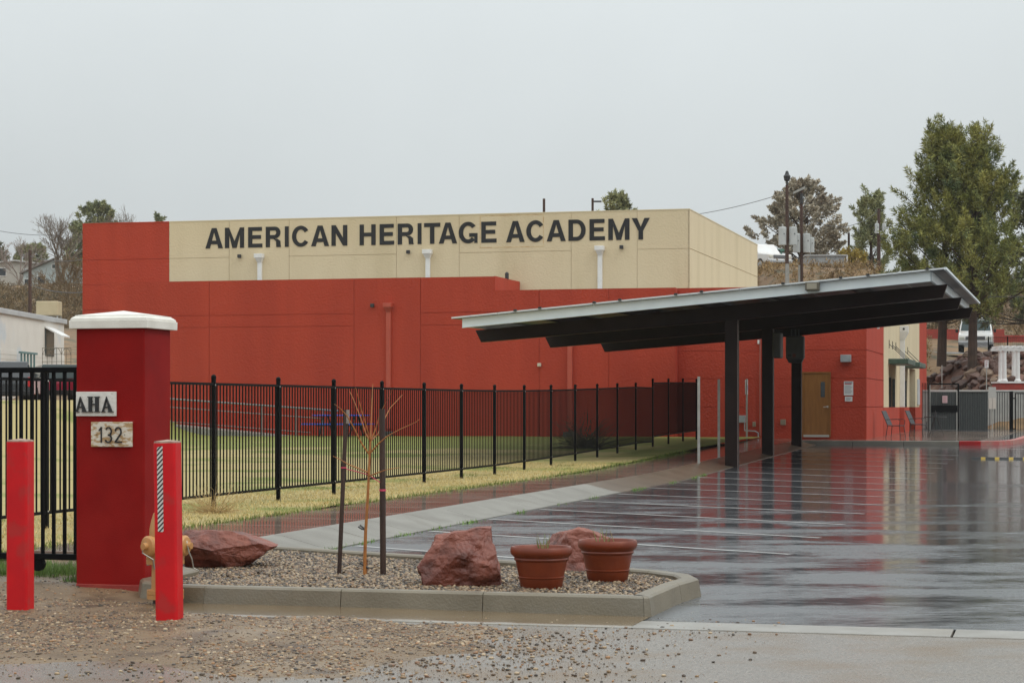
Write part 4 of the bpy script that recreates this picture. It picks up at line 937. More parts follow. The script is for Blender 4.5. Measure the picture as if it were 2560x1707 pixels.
# lettering, one mesh per letter
def earc(cx, cz, ax, az, bx, bz, a0, a1, n=16):
    out_ = []
    for i in range(n):
        t0, t1 = R(a0+(a1-a0)*i/n), R(a0+(a1-a0)*(i+1)/n)
        out_.append([(cx+bx*math.cos(t0),cz+bz*math.sin(t0)),(cx+ax*math.cos(t0),cz+az*math.sin(t0)),(cx+ax*math.cos(t1),cz+az*math.sin(t1)),(cx+bx*math.cos(t1),cz+bz*math.sin(t1))])
    return out_
def rc4(a, c, b, d): return [(a,c),(b,c),(b,d),(a,d)]
def glyph(ch, W_, H, t):
    q = []
    if ch == 'A':
        ix = lambda z: 1.08*t + (W_/2-1.08*t)*z/(0.79*H)
        q = [[(0,0),(1.08*t,0),(W_/2,.79*H),(W_/2,H),(W_/2-.58*t,H)], [(W_,0),(W_-1.08*t,0),(W_/2,.79*H),(W_/2,H),(W_/2+.58*t,H)]]
        z0, z1 = .2*H, .2*H+.82*t; q.append([(ix(z0),z0),(W_-ix(z0),z0),(W_-ix(z1),z1),(ix(z1),z1)])
    elif ch == 'M': q = [rc4(0,0,t,H), rc4(W_-t,0,W_,H), [(t,H),(W_/2,.33*H),(W_/2,0),(W_/2-.5*t,0),(t,.68*H)], [(W_-t,H),(W_/2,.33*H),(W_/2,0),(W_/2+.5*t,0),(W_-t,.68*H)]]
    elif ch == 'E': q = [rc4(0,0,t,H), rc4(t,0,W_,.86*t), rc4(t,H-.86*t,W_*.97,H), rc4(t,H/2-.36*t,W_*.91,H/2+.48*t)]
    elif ch == 'I': q = [rc4(0,0,W_,H)]
    elif ch == 'T': q = [rc4(0,H-.88*t,W_,H), rc4(W_/2-t/2,0,W_/2+t/2,H-.88*t)]
    elif ch == 'H': q = [rc4(0,0,t,H), rc4(W_-t,0,W_,H), rc4(t,H/2-.36*t,W_-t,H/2+.48*t)]
    elif ch == 'N': q = [rc4(0,0,t,H), rc4(W_-t,0,W_,H), [(t,H),(t,H-1.75*t),(W_-t,0),(W_-t,1.75*t)]]
    elif ch == 'Y': q = [rc4(W_/2-t/2,0,W_/2+t/2,.40*H), [(0,H),(1.15*t,H),(W_/2,.59*H),(W_/2,.40*H),(W_/2-t/2,.40*H)], [(W_,H),(W_-1.15*t,H),(W_/2,.59*H),(W_/2,.40*H),(W_/2+t/2,.40*H)]]
    elif ch == 'R':
        zm = .42*H; r = (H-zm)/2; cx = W_*.96-r
        q = [rc4(0,0,t,H), rc4(t,H-.86*t,cx,H), rc4(t,zm-.08*t,cx,zm+.78*t)] + earc(cx,zm+r,r,r,r-t,r-.84*t,-90,90)
        q.append([(W_-1.12*t,0),(W_,0),(W_-.12*t,.10*H),(W_-.16*t,.30*H),(cx+.45*r,zm-.08*t),(cx-.25*r,zm-.08*t),(W_-1.18*t,.28*H)])
    elif ch == 'D':
        rx = .52*W_; cx = W_-rx
        q = [rc4(0,0,t,H), rc4(t,0,cx,.86*t), rc4(t,H-.86*t,cx,H)] + earc(cx,H/2,rx,H/2,rx-t,H/2-.86*t,-90,90)
    elif ch in 'CG':
        q = earc(W_/2,H/2,W_/2,H/2*1.03,W_/2-t,H/2*1.03-.86*t,34 if ch == 'C' else 38,326 if ch == 'C' else 318,26)
        if ch == 'G': q += [rc4(W_-.72*t,0,W_,.47*H), rc4(W_*.56,.47*H-.8*t,W_-.72*t,.47*H)]
    return q
z7 = lambda x: 400 + x*.27234; z8 = lambda x: 1000 + x*.27234
LET = [('A',418,578,7),('M',597,773,7),('E',810,940,7),('R',972,1112,7),('I',1147,1182,7),('C',1213,1375,7),('A',1388,1553,7),('N',1575,1720,7),('H',1833,1980,7),('E',2017,2150,7),('R',2183,2330,7),
       ('I',163,198,8),('T',222,370,8),('A',357,525,8),('G',540,712,8),('E',747,887,8),('A',975,1145,8),('C',1160,1330,8),('A',1347,1522,8),('D',1547,1705,8),('E',1740,1882,8),('M',1913,2107,8),('Y',2128,2293,8)]
M_let = mat('black_wall_letter', (0.007,0.007,0.009), (0.012,0.012,0.014), scale=4, rough=0.5)
lz0, lz1 = 7.44, 8.20
for ch, a, b, zz in LET:
    fz = z7 if zz == 7 else z8
    w0, w1 = facw(fz(a),UG), facw(fz(b),UG)
    m = MB()
    for k, poly in enumerate(glyph(ch, w1-w0, lz1-lz0, .166)):
        m.prism([(w0+x, lz0+z) for x, z in poly], 1, UG-.016-0.0012*(k % 5), UG-.002)
    m.build('letter', M_let, B)
# access ramp with rails in front of the left part of the front block
rp = lthing('access_ramp', 'concrete ramp with grey metal handrails along the school wall', 'ramp', facw(560,UF-1.6), UF-0.8, 0.45)
ra, rb = facw(380,UF-1.5), facw(720,UF-1.5); zt0, zt1 = facz(430,1062,UF-1.5)+.05, 0.47
MB().hexa([(ra,UF-1.5,.2),(rb,UF-1.5,.2),(rb,UF-.05,.2),(ra,UF-.05,.2),(ra,UF-1.5,zt0),(rb,UF-1.5,zt1),(rb,UF-.05,zt1),(ra,UF-.05,zt0)]).build('ramp_slab', mat('ramp_grey',(0.30,0.28,0.24),(0.24,0.22,0.19),scale=2,rough=0.6), rp)
M_rail = mat('grey_rail', (0.24,0.24,0.235), rough=0.4, metal=0.3)
uu = UF-1.42
for (xa,ya,xb,yb,r) in ((380,993.5,847,1026.6,.032),(380,1014,808,1046,.018),(380,1050,778,1081,.015)):
    MB().tube([(facw(xa,uu),uu,facz(xa,ya,uu)),(facw(xb,uu),uu,facz(xb,yb,uu))], r, 8).build('handrail', M_rail, rp)
for xs in (400,531,655,740,808):
    f = (xs-380)/(847-380); zt_ = facz(xs,993.5+33.1*f,uu); MB().tube([(facw(xs,uu),uu,0.3),(facw(xs,uu),uu,zt_)], .02, 8).build('rail_post', M_rail, rp)
# picnic table
uu = UF-1.2; w = facw(848,uu-.8); M_bluet = mat('blue_coated_metal', (0.02,0.10,0.60), (0.03,0.13,0.68), scale=5, rough=0.35)
pt = lthing('picnic_table', 'blue-topped picnic table against the school wall behind the fence', 'table', w, uu-.6, 0.46)
c = uu-.6
MB().box((w-.92,c-.36,1.20),(w+.92,c+.36,1.245)).build('table_top', M_bluet, pt, bevel=0.015)
for s in (-1, 1): MB().box((w-.92,c+s*.72-.13,0.90),(w+.92,c+s*.72+.13,0.94)).build('bench', M_bluet, pt, bevel=0.012)
MB().box((w-1.12,c-.86,0.905),(w+1.15,c-.835,0.955)).build('bench', M_bluet, pt)
for s in (-.55, .55):
    for t_ in (-1, 1): MB().tube([(w+s,c+t_*.2,1.2),(w+s,c+t_*.75,0.45)],.035,8).build('leg', M_dk, pt)
    MB().box((w+s-.03,c-.8,0.86),(w+s+.03,c+.8,0.90)).build('cross_bar', M_dk, pt)

# ------------------------------------------------------------------ patio, kerb, chairs
PT = lthing('patio', 'wet concrete walk in front of the wing door', 'patio', -3, 69, 0.4); PT['kind'] = 'structure'; del PT['category']
kr = [(-9.3,67.05,M_conc)]
M_redk = mat('red_kerb_paint', (0.52,0.012,0.014), (0.42,0.02,0.02), scale=5, rough=0.4)
M_fadek = mat('faded_red_kerb', (0.36,0.17,0.14), (0.42,0.10,0.09), scale=4, rough=0.5, lo=0.42, hi=0.6)
kx = [facw(x, 67.1) for x in (2397, 2452)]
wr_ = kx[1]
MB().hexa([(-9.7,67.32,.1),(kx[1]-.1,67.32,.1),(kx[1]+1.1,100,.1),(-9.7,100,.1),(-9.7,67.32,.435),(kx[1]-.1,67.32,.435),(kx[1]+1.1,100,.50),(-9.7,100,.50)]).build('paving_slab', M_walk, PT)
seg = [-9.7+i*1.6 for i in range(20)]; seg = [s for s in seg if s < kx[0]-0.3] + [kx[0]]
for a, b in zip(seg[:-1], seg[1:]): MB().box((a+.005,67.1,.1),(b-.005,67.315,.437)).build('kerb_block', M_conc, PT, bevel=0.02)
MB().box((kx[0]+.005,67.1,.1),(kx[1],67.315,.437)).build('kerb_block', M_redk, PT, bevel=0.02)
pr = (kx[1]+.005,67.1)
for (a, b) in ((wr_+.55,67.5),(wr_+.95,68.5),(wr_+1.15,70.5),(wr_+1.3,73.5),(wr_+1.5,77.5),(wr_+1.7,82)):
    d = (Vector((a,b))-Vector(pr)); n_ = Vector((-d.y,d.x)).normalized()*.2
    z_ = lz(b)+.14
    MB().hexa([(*pr,.1),(a,b,.1),(a+n_.x,b+n_.y,.1),(pr[0]+n_.x,pr[1]+n_.y,.1),(*pr,lz(pr[1])+.14),(a,b,z_),(a+n_.x,b+n_.y,z_),(pr[0]+n_.x,pr[1]+n_.y,lz(pr[1])+.14)]).build('kerb_block', M_fadek, PT, bevel=0.015)
    pr = (a, b)
M_chair = mat('chair_grey_mesh', (0.045,0.045,0.048), rough=0.6)
def chair(label, w, u, rz):
    t = thing('patio_chair', label, 'chair', lot(w,u,0.455), rz, 'patio chairs by the wing wall')
    MB().hexa([(-.24,-.24,.40),(.24,-.24,.40),(.24,.24,.40),(-.24,.24,.40),(-.24,-.24,.43),(.24,-.24,.43),(.24,.24,.43),(-.24,.24,.43)]).build('seat', M_chair, t, bevel=0.01)
    MB().hexa([(-.24,.20,.44),(.24,.20,.44),(.24,.225,.44),(-.24,.225,.44),(-.22,.42,.92),(.22,.42,.92),(.22,.445,.92),(-.22,.445,.92)]).build('backrest', M_chair, t)
    for sx in (-1,1):
        for sy in (-1,1): MB().tube([(sx*.23,sy*.21,.40),(sx*.26,sy*.26,0)],.013,6).build('leg', M_dk, t)
        MB().tube([(sx*.26,.25,.62),(sx*.27,-.15,.64),(sx*.25,-.24,.60),(sx*.24,-.22,.42)],.012,6).build('armrest', M_dk, t)
    return t
cu1 = sidu(2240,rc+.8)
chair('grey mesh patio chair, the nearer of two by the wing wall', rc+.75, 72.2, R(75)-TH)
chair('grey mesh patio chair, the farther of two by the wing wall', rc+1.2, 77.0, R(75)-TH)
t = thing('patio_table', 'small dark round patio table beside the two patio chairs', 'table', lot(rc+1.75,78.0,0.46))
MB().lathe([(0.40,.66),(0.40,.69)],20).build('table_top', M_dk, t)
for k in range(3): MB().tube([(0.05*math.cos(k*2.1),0.05*math.sin(k*2.1),.66),(0.32*math.cos(k*2.1),0.32*math.sin(k*2.1),0)],.014,6).build('leg', M_dk, t)
MB().lathe([(0.03,.69),(0.025,.80),(0.012,.86),(0.012,.92)],8).build('bottle', M_dk, t)

# ------------------------------------------------------------------ solar carport
M_cbr = mat('dark_brown_steel', (0.020,0.009,0.007), (0.014,0.006,0.005), scale=2, rough=0.45, spec=0.2)
M_white = mat('white_galv', (0.74,0.79,0.80), (0.68,0.73,0.745), scale=2.5, rough=0.42)
M_pv = mat('solar_back', (0.016,0.018,0.024), rough=0.35)
cpts = [(-7.68,49.7),(-7.80,56.9),(-7.9,64.1)]
CP = lthing('solar_carport', 'dark steel carport with tilted solar roof and white edge', 'carport', -7.8, 56.9, 0.1)
sl = 0.0857
def ctop(w, u=47.65): return 4.62 + sl*(w+2.87) + 0.0083*(u-47.65)
for i, (w, u) in enumerate(cpts):
    zt_ = ctop(w,u)-.26-.35
    c = MB(); hw = .15
    c.box((w-hw,u-.15,lz(u)-.1),(w+hw,u-.132,zt_)); c.box((w-hw,u+.132,lz(u)-.1),(w+hw,u+.15,zt_)); c.box((w-hw,u-.131,lz(u)-.1),(w-hw+.016,u+.131,zt_)); c.box((w+hw-.016,u-.131,lz(u)-.1),(w+hw,u+.131,zt_))
    c = MB().box((w-hw,u-.15,lz(u)-.1),(w+hw,u+.15,zt_)); col = c.build('column', M_cbr, CP, bevel=0.008)
    MB().box((w+hw+.001,u-.149,lz(u)+.0),(w+hw+.012,u-.10,zt_-.1)).build('lit_edge', mat('lit_edge_paint',(0.16,0.11,0.10),rough=0.5), col, org=ORG[CP.name])  # paler strip paints the light along the column's right edge
    a, b = -14.05, -2.70; za, zb = ctop(a,u)-.262, ctop(b,u)-.262; zw = ctop(w,u)-.262
    m = MB(); m.prism([(a-.02,za),(a+.12,za-.28),(w,zw-.355),(b,zb-.30),(b+.10,zb)],1,u-.09,u+.09)
    bm_ = m.build('beam', M_cbr, CP, bevel=0.006)
    for (p, zp, q, zq) in ((a+.13,za-.28,w-.001,zw-.355),(w+.001,zw-.355,b-.005,zb-.30)):
        MB().hexa([(p,u-.135,zp-.014),(q,u-.135,zq-.014),(q,u+.135,zq-.014),(p,u+.135,zp-.014),(p,u-.135,zp-.001),(q,u-.135,zq-.001),(q,u+.135,zq-.001),(p,u+.135,zp-.001)]).build('flange', M_cbr, bm_, org=ORG[CP.name])
U0, U1 = 47.65, 67.1
for k in range(7):
    w = -13.80 + k*(10.93/6)
    zc = ctop(w); ze = ctop(w,U1)
    MB().hexa([(w-.03,U0+.1,zc-.258),(w+.03,U0+.1,zc-.258),(w+.03,U1,ze-.258),(w-.03,U1,ze-.258),(w-.03,U0+.1,zc-.045),(w+.03,U0+.1,zc-.045),(w+.03,U1,ze-.045),(w-.03,U1,ze-.045)]).build('purlin', M_white if k in (0,6) else M_cbr, CP)
a, b = -13.84, -2.87
MB().hexa([(a,U0,ctop(a)-.265),(b,U0,ctop(b)-.265),(b,U0+.06,ctop(b)-.265),(a,U0+.06,ctop(a)-.265),(a,U0,ctop(a)-.04),(b,U0,ctop(b)-.04),(b,U0+.06,ctop(b)-.04),(a,U0+.06,ctop(a)-.04)]).build('fascia', M_white, CP, bevel=0.01)
MB().hexa([(a,U0-.03,ctop(a)-.275),(b,U0-.03,ctop(b)-.275),(b,U0+.10,ctop(b)-.275),(a,U0+.10,ctop(a)-.275),(a,U0-.03,ctop(a)-.266),(b,U0-.03,ctop(b)-.266),(b,U0+.10,ctop(b)-.266),(a,U0+.10,ctop(a)-.266)]).build('fascia_lip', M_white, CP)
pw_, pl_ = 1.152, 2.0
wa = -14.08
M_pve = mat('panel_frame', (0.62,0.64,0.65), rough=0.35, metal=0.2)
pmesh = None
for i in range(10):
    for j in range(10):
        w0 = wa + i*pw_ + .006; w1 = wa+(i+1)*pw_-.006; u0 = U0-.12+j*1.97+.006; u1 = U0-.12+(j+1)*1.97-.006
        if pmesh is None:
            dw, du_ = w1-w0, u1-u0; s1_, s2_ = sl*dw, 0.0083*du_
            m = MB(); m.hexa([(0,0,-.038),(dw,0,-.038+s1_),(dw,du_,-.038+s1_+s2_),(0,du_,-.038+s2_),(0,0,0),(dw,0,s1_),(dw,du_,s1_+s2_),(0,du_,s2_)])
            pmesh = m.mesh('solar_panel'); pmesh.materials.append(M_pv); pmesh.materials.append(M_pve)
            for p in pmesh.polygons: p.material_index = 0 if abs(p.normal.z) > 0.5 else 1
        o = bpy.data.objects.new('solar_panel', pmesh); COL.objects.link(o); o.parent = CP; o.location = (w0+7.8, u0-56.9, ctop(w0,u0)-.1)
w_last = wa+10*pw_
ca, cb = ctop(w_last,U0-.12), ctop(w_last,U1+.2)
MB().hexa([(w_last-.004,U0-.12,ca-.05),(w_last+.05,U0-.12,ca-.05),(w_last+.05,U1+.2,cb-.05),(w_last-.004,U1+.2,cb-.05),(w_last-.004,U0-.12,ca+.006),(w_last+.05,U0-.12,ca+.006),(w_last+.05,U1+.2,cb+.006),(w_last-.004,U1+.2,cb+.006)]).build('edge_rail', M_white, CP)
for xs in (1288.5,1350,1486,1550,1690,1754,1958,2102,2170,2318):
    w = facw(xs,U0-.1); MB().box((w-.035,U0-.16,ctop(w)-.02),(w+.035,U0-.08,ctop(w)+.03)).build('clamp', M_dk, CP)
w0, w1 = facw(2014,U0-.1), facw(2049,U0-.1); z0, z1 = facz(2030,727,U0-.1), facz(2030,706,U0-.1)
fl_ = MB().box((w0,U0-.22,z0),(w1,U0-.002,z1)).build('flood_light', mat('bronze',(0.10,0.085,0.06),rough=0.5), CP, bevel=0.02)
MB().box((w0+.04,U0-.228,z0+.035),(w1-.05,U0-.2205,z1-.03)).build('lens', mat('lens',(0.30,0.27,0.21),rough=0.2), fl_, org=ORG[CP.name])
M_inv = mat('inverter_grey', (0.075,0.072,0.068), (0.055,0.053,0.05), scale=3, rough=0.5)
w, u = cpts[2]
iv = MB().box((w-.29,u-.42,2.98),(w+.27,u-.155,3.68)).build('inverter_box', M_inv, CP, bevel=0.04)
MB().hexa([(w-.2,u-.36,2.86),(w+.18,u-.36,2.86),(w+.18,u-.16,2.86),(w-.2,u-.16,2.86),(w-.26,u-.4,2.979),(w+.24,u-.4,2.979),(w+.24,u-.16,2.979),(w-.26,u-.16,2.979)]).build('box_base', M_dk, iv, org=ORG[CP.name])
MB().box((w-.22,u-.424,3.05),(w-.11,u-.419,3.13)).build('display', M_dk, iv, org=ORG[CP.name])
MB().box((w-.08,u-.424,3.04),(w+.02,u-.419,3.14)).build('switch', mat('dark_red_switch',(0.12,0.02,0.015),rough=0.5), iv, org=ORG[CP.name])
for k in (-.12,.0,.1): MB().tube([(w+k,u-.28,3.68),(w+k,u-.28,ctop(w)-.3)],.022,8).build('conduit', M_dk, iv, org=ORG[CP.name])
w, u = cpts[1]
MB().box((w+.152,u-.25,2.85),(w+.38,u+.30,3.55)).build('inverter_box', M_inv, CP, bevel=0.04)

# sign posts on the sidewalk
M_galv = mat('galvanised', (0.40,0.39,0.36), (0.32,0.31,0.28), scale=8, rough=0.5, metal=0.3)
def signpost(label, xs, yb, yt, zb, plate=None, back=False):
    g = G(xs, yb, zb); h = (yb-yt)/F*g.y
    t = thing('sign_post', label, 'sign post', g, -TH+R(4))
    MB().box((-.03,-.02,-.05),(.03,.02,h)).build('post', M_galv, t)
    if plate:
        MB().box((.021,-.15,h-plate),(.027,.15,h-.03)).build('sign_plate', M_paper, t); MB().box((.0275,-.1,h-plate+.15),(.0285,.1,h-.2)).build('sign_symbol', M_blue_line, t)
        MB().box((-.055,-.035,h-plate),(-.031,.035,h-.03)).build('plate_edge', M_paper, t)
    return t
signpost('bare metal sign post left of the first carport column', 1747, 1156, 941, 0.22)
signpost('bare metal sign post touching the left of the first carport column', 1797, 1143, 948, 0.26)
signpost('metal post with a white and blue parking sign near the wing wall', 1867, 1096, 947, 0.46, 0.52)

# speed bump
a = wu(*G(2429,1150,lz(53)).xy); sb = lthing('speed_bump', 'black rubber speed bump with yellow blocks', 'speed bump', a[0], a[1], lz(a[1]))
zb = lz(a[1])
for k in range(18):
    w0 = a[0]+k*0.355
    m = MB(); m.prism([(a[1]-.13,zb-.02),(a[1]+.13,zb-.02),(a[1]+.06,zb+.045),(a[1]-.06,zb+.045)],0,w0+.001,w0+.24); m.build('rubber_block', M_black, sb)
    m = MB(); m.prism([(a[1]-.132,zb-.02),(a[1]+.132,zb-.02),(a[1]+.062,zb+.047),(a[1]-.062,zb+.047)],0,w0+.242,w0+.354); m.build('yellow_block', mat('bump_yellow',(0.48,0.32,0.03),rough=0.45), sb)
# ------------------------------------------------------------------ trees
def leaf_tris(C, A, L, Rr, n, size, ratio=0.22):
    """plumes: centres C, axes A, lengths L, radii Rr; n narrow leaf faces in each"""
    N = len(C); s = rng.uniform(0, 1, (N, n, 1)); 
    off = rng.normal(size=(N, n, 3)); off /= np.linalg.norm(off, axis=-1, keepdims=True)
    rad = rng.uniform(0, 1, (N, n, 1))**0.5 * Rr[:, None, None] * (1.0 - 0.75*s)
    p = C[:, None, :] + A[:, None, :]*L[:, None, None]*s + off*rad
    d = A[:, None, :]*0.7 + off*0.9 + rng.normal(size=(N, n, 3))*0.35; d /= np.linalg.norm(d, axis=-1, keepdims=True)
    q = np.cross(d, rng.normal(size=(N, n, 3))); q /= np.linalg.norm(q, axis=-1, keepdims=True)
    sz = size*rng.uniform(0.6, 1.4, (N, n, 1))
    V = np.stack([p - q*sz*ratio, p + q*sz*ratio, p + d*sz], 2).reshape(-1, 3)
    return V, np.arange(len(V)).reshape(-1, 3)
def conifer(name, label, base, h, r, prof, trunk_r, nplume, nleaf, size, m, mb_bark, t0=0.12, seed=0, cat='tree', ratio=0.2, lean=(0, 0), plume=(0.5, 1.1), upb=0.75, tops=None, pr_=(0.28, 0.42), nbr=0):
    global rng
    rng = np.random.default_rng(seed)
    t = thing(name, label, cat, base)
    k = MB(); top = Vector((lean[0], lean[1], h*0.95))
    k.tube([(0,0,-0.4), tuple(top*0.35), tuple(top*0.7), tuple(top)], [trunk_r*1.15, trunk_r*0.85, trunk_r*0.45, 0.03], 9, cap=False)
    tt = t0 + (1-t0)*rng.uniform(0, 1, nplume)**0.9
    a = rng.uniform(0, 2*np.pi, nplume); rf = rng.uniform(0.15, 1, nplume)**0.6
    lob = 1 + 0.22*np.sin(3*a + 7*tt + seed) + 0.15*np.sin(5*a - 11*tt)
    rr = np.array([prof((x-t0)/(1-t0)) for x in tt])*r*rf*lob
    C = np.stack([lean[0]*tt + rr*np.cos(a), lean[1]*tt + rr*np.sin(a), h*tt*0.97], -1)
    if nbr:
        bi = rng.integers(0, nbr, nplume); tb = t0 + (1-t0)*(np.arange(nbr)+0.5)/nbr; ab = np.arange(nbr)*2.39996 + rng.normal(0, 0.3, nbr)
        rb = np.array([prof((x-t0)/(1-t0)) for x in tb])*r*rng.uniform(0.62, 1.1, nbr)
        f = rng.uniform(0.30, 1.0, nplume)**0.7; sp = 0.22 + 0.24*f
        C = np.stack([lean[0]*tb[bi] + rb[bi]*f*np.cos(ab[bi]) + rng.normal(0, 1, nplume)*sp, lean[1]*tb[bi] + rb[bi]*f*np.sin(ab[bi]) + rng.normal(0, 1, nplume)*sp, h*tb[bi]*0.93 + 0.35*rb[bi]*(f-0.6) + rng.normal(0, 1, nplume)*sp*0.6], -1)
        a = ab[bi] + rng.normal(0, 0.4, nplume); tt = tb[bi]
    if tops:
        for (dx, dy, dzz, w_) in tops:
            n_ = 26; C = np.concatenate([C, np.stack([dx + rng.normal(0, w_, n_), dy + rng.normal(0, w_, n_), dzz + rng.uniform(-1.6, 0, n_)], -1)]); a = np.concatenate([a, rng.uniform(0, 6.28, n_)]); tt = np.concatenate([tt, np.full(n_, 0.9)])
    N = len(C)
    A = np.stack([np.cos(a)*0.6, np.sin(a)*0.6, np.full(N, upb)], -1) + rng.normal(0, 0.22, (N, 3)); A /= np.linalg.norm(A, axis=1)[:, None]
    Ln = rng.uniform(plume[0], plume[1], N); Rr = Ln*rng.uniform(pr_[0], pr_[1], N)
    for i in range(0, N, 5):
        c = Vector(C[i]); z0 = max(t0*h*0.92, c.z - 0.9 - 0.35*math.hypot(c.x, c.y)); p0 = Vector((lean[0]*z0/h, lean[1]*z0/h, z0)); mid = (p0+c)/2 + Vector((0,0,-0.12))
        k.tube([p0, mid, c, c + Vector(A[i])*Ln[i]*0.6], [0.05, 0.035, 0.02, 0.008], 4, cap=False)
    k.build('trunk', mb_bark, t, smooth=True, fixn=False)
    V, Fc = leaf_tris(C, A, Ln, Rr, nleaf, size, ratio)
    o = npmesh('crown', V, Fc, m, t)
    return t
M_bark = mat('pine_bark', (0.075,0.045,0.03), (0.045,0.028,0.02), scale=3, rough=0.9, bump=0.03, bscale=9)
M_pine = mat('pine_needles', (0.20,0.215,0.05), (0.30,0.28,0.065), scale=0.55, rough=0.65, island=0.45, third=(0.10,0.135,0.05), tscale=0.8, tlo=0.5, thi=0.66)
M_pine2 = mat('pine_needles_pale', (0.105,0.11,0.05), (0.15,0.14,0.06), scale=0.5, rough=0.65, island=0.4, third=(0.05,0.065,0.03), tscale=0.9, tlo=0.5, thi=0.66)
M_brownl = mat('brown_leaves', (0.42,0.37,0.285), (0.52,0.46,0.36), scale=0.6, rough=0.8, island=0.4, third=(0.32,0.26,0.19), tscale=0.9, tlo=0.5, thi=0.66)
M_grayl = mat('far_evergreen', (0.25,0.27,0.125), (0.33,0.32,0.15), scale=0.5, rough=0.8, island=0.4, third=(0.13,0.155,0.085), tscale=0.7, tlo=0.5, thi=0.66)
def onT(xs, Y): X = (xs-HX)/F*Y; return Vector((X, Y, terr(X, Y)))
def ztop(ys, Y): return CAMH - (ys-HY)/F*Y
pf = lambda x: min(1.0, 0.6+1.2*x) * (1-max(0, x-0.18)/0.84)**1.0 if x < 1 else 0.05
b = onT(2354, 110); b.z = ztop(897,110); h = ztop(276,110)-b.z-0.9
conifer('pine_tree', 'tall green pine with the thicker crown, left one on the rock bank', b, h, 3.9, pf, 0.23, 440, 130, 0.20, M_pine, M_bark, 0.17, 5, lean=(0.35,0), plume=(0.6,1.15), upb=1.0, pr_=(0.22,0.34), ratio=0.12, nbr=62, tops=[(-0.1,0,h,0.28),(0.7,0.2,h-0.5,0.25)])
b = onT(2431, 108); b.z = ztop(918,108); h = ztop(300,108)-b.z-0.9
conifer('pine_tree', 'tall green pine beside the van, right one on the rock bank', b, h, 3.7, pf, 0.23, 410, 130, 0.20, M_pine, M_bark, 0.24, 9, lean=(0.15,0), plume=(0.6,1.15), upb=1.0, pr_=(0.22,0.34), ratio=0.12, nbr=56, tops=[(0.3,0,h,0.25),(1.7,0,h-2.2,0.3)])
b = onT(2600, 116); h = ztop(470,116)-b.z
conifer('pine_tree', 'loose branched pine cut off by the right edge', b, h, 4.2, lambda x: 0.95*(1-x)**0.5, 0.22, 210, 60, 0.30, M_pine2, M_bark, 0.22, 12, plume=(0.5,1.0), upb=0.45)
b = onT(2003, 150); h = ztop(456,150)-b.z
conifer('leafy_tree', 'broad brownish leafy tree behind the utility poles', b, h, 3.3, lambda x: (0.75+0.5*x if x < 0.5 else 1.0)*(1-x**2.2)**0.6, 0.22, 280, 120, 0.165, M_brownl, M_bark, 0.10, 21, ratio=0.42, plume=(0.5,0.9), upb=0.5)
b = onT(2178, 145); h = ztop(478,145)-b.z
conifer('pine_tree', 'slim green pine between the brownish tree and the tall pines', b, h, 1.75, lambda x: (0.9-0.25*x)*(1-x**3)**0.7, 0.2, 170, 120, 0.19, M_grayl, M_bark, 0.06, 24, plume=(0.5,1.0))
X = (1546-HX)/F*150; b = Vector((X, 150, terr(X,150))); h = ztop(481,150)-b.z
conifer('evergreen_tree', 'round evergreen peeking over the gym roof', b, h, 1.75, lambda x: (1-x**3)**0.6, 0.2, 200, 80, 0.24, M_grayl, M_bark, 0.5, 27, plume=(0.4,0.8))
b = onT(244, 238); h = ztop(511,238)-b.z
conifer('evergreen_tree', 'round dark evergreen peeking over the red end of the gym', b, h, 2.25, lambda x: (1-(2*x-0.9)**2*0.8)**0.5 if x < 1 else .2, 0.25, 230, 95, 0.32, M_grayl, M_bark, 0.25, 30, plume=(0.5,0.9))
b = onT(398, 240); h = ztop(543,240)-b.z
conifer('shrub', 'small evergreen shrub tip over the beige gym corner', b, h, 0.9, lambda x: (1-x)**0.5, 0.1, 60, 60, 0.3, M_grayl, M_bark, 0.3, 31, cat='shrub')
for xs, Y, yt, r, lab, sd in ((-12,250,612,1.5,'olive evergreen cut off by the left edge',33),(62,256,620,1.6,'low rounded evergreen behind the white flat house',34),(93,258,612,1.7,'low rounded evergreen behind the blue house roof',35),(196,232,565,1.7,'brownish evergreen against the left end of the gym',36)):
    b = onT(xs, Y); h = ztop(yt, Y)-b.z
    conifer('evergreen_tree', lab, b, h, r, lambda x: (1-x**2)**0.5, 0.18, 120, 70, 0.3, M_grayl if sd != 33 else M_pine2, M_bark, 0.1, sd, plume=(0.4,0.8))
b = onT(2132, 140); conifer('shrub', 'yellowish shrub at the foot of the slim green pine', b, 1.5, 0.75, lambda x: (1-x)**0.5, 0.05, 60, 60, 0.2, mat('yellow_leaves',(0.28,0.20,0.03),(0.35,0.25,0.05),scale=2,rough=0.8,island=0.3), M_bark, 0.1, 41, cat='shrub')

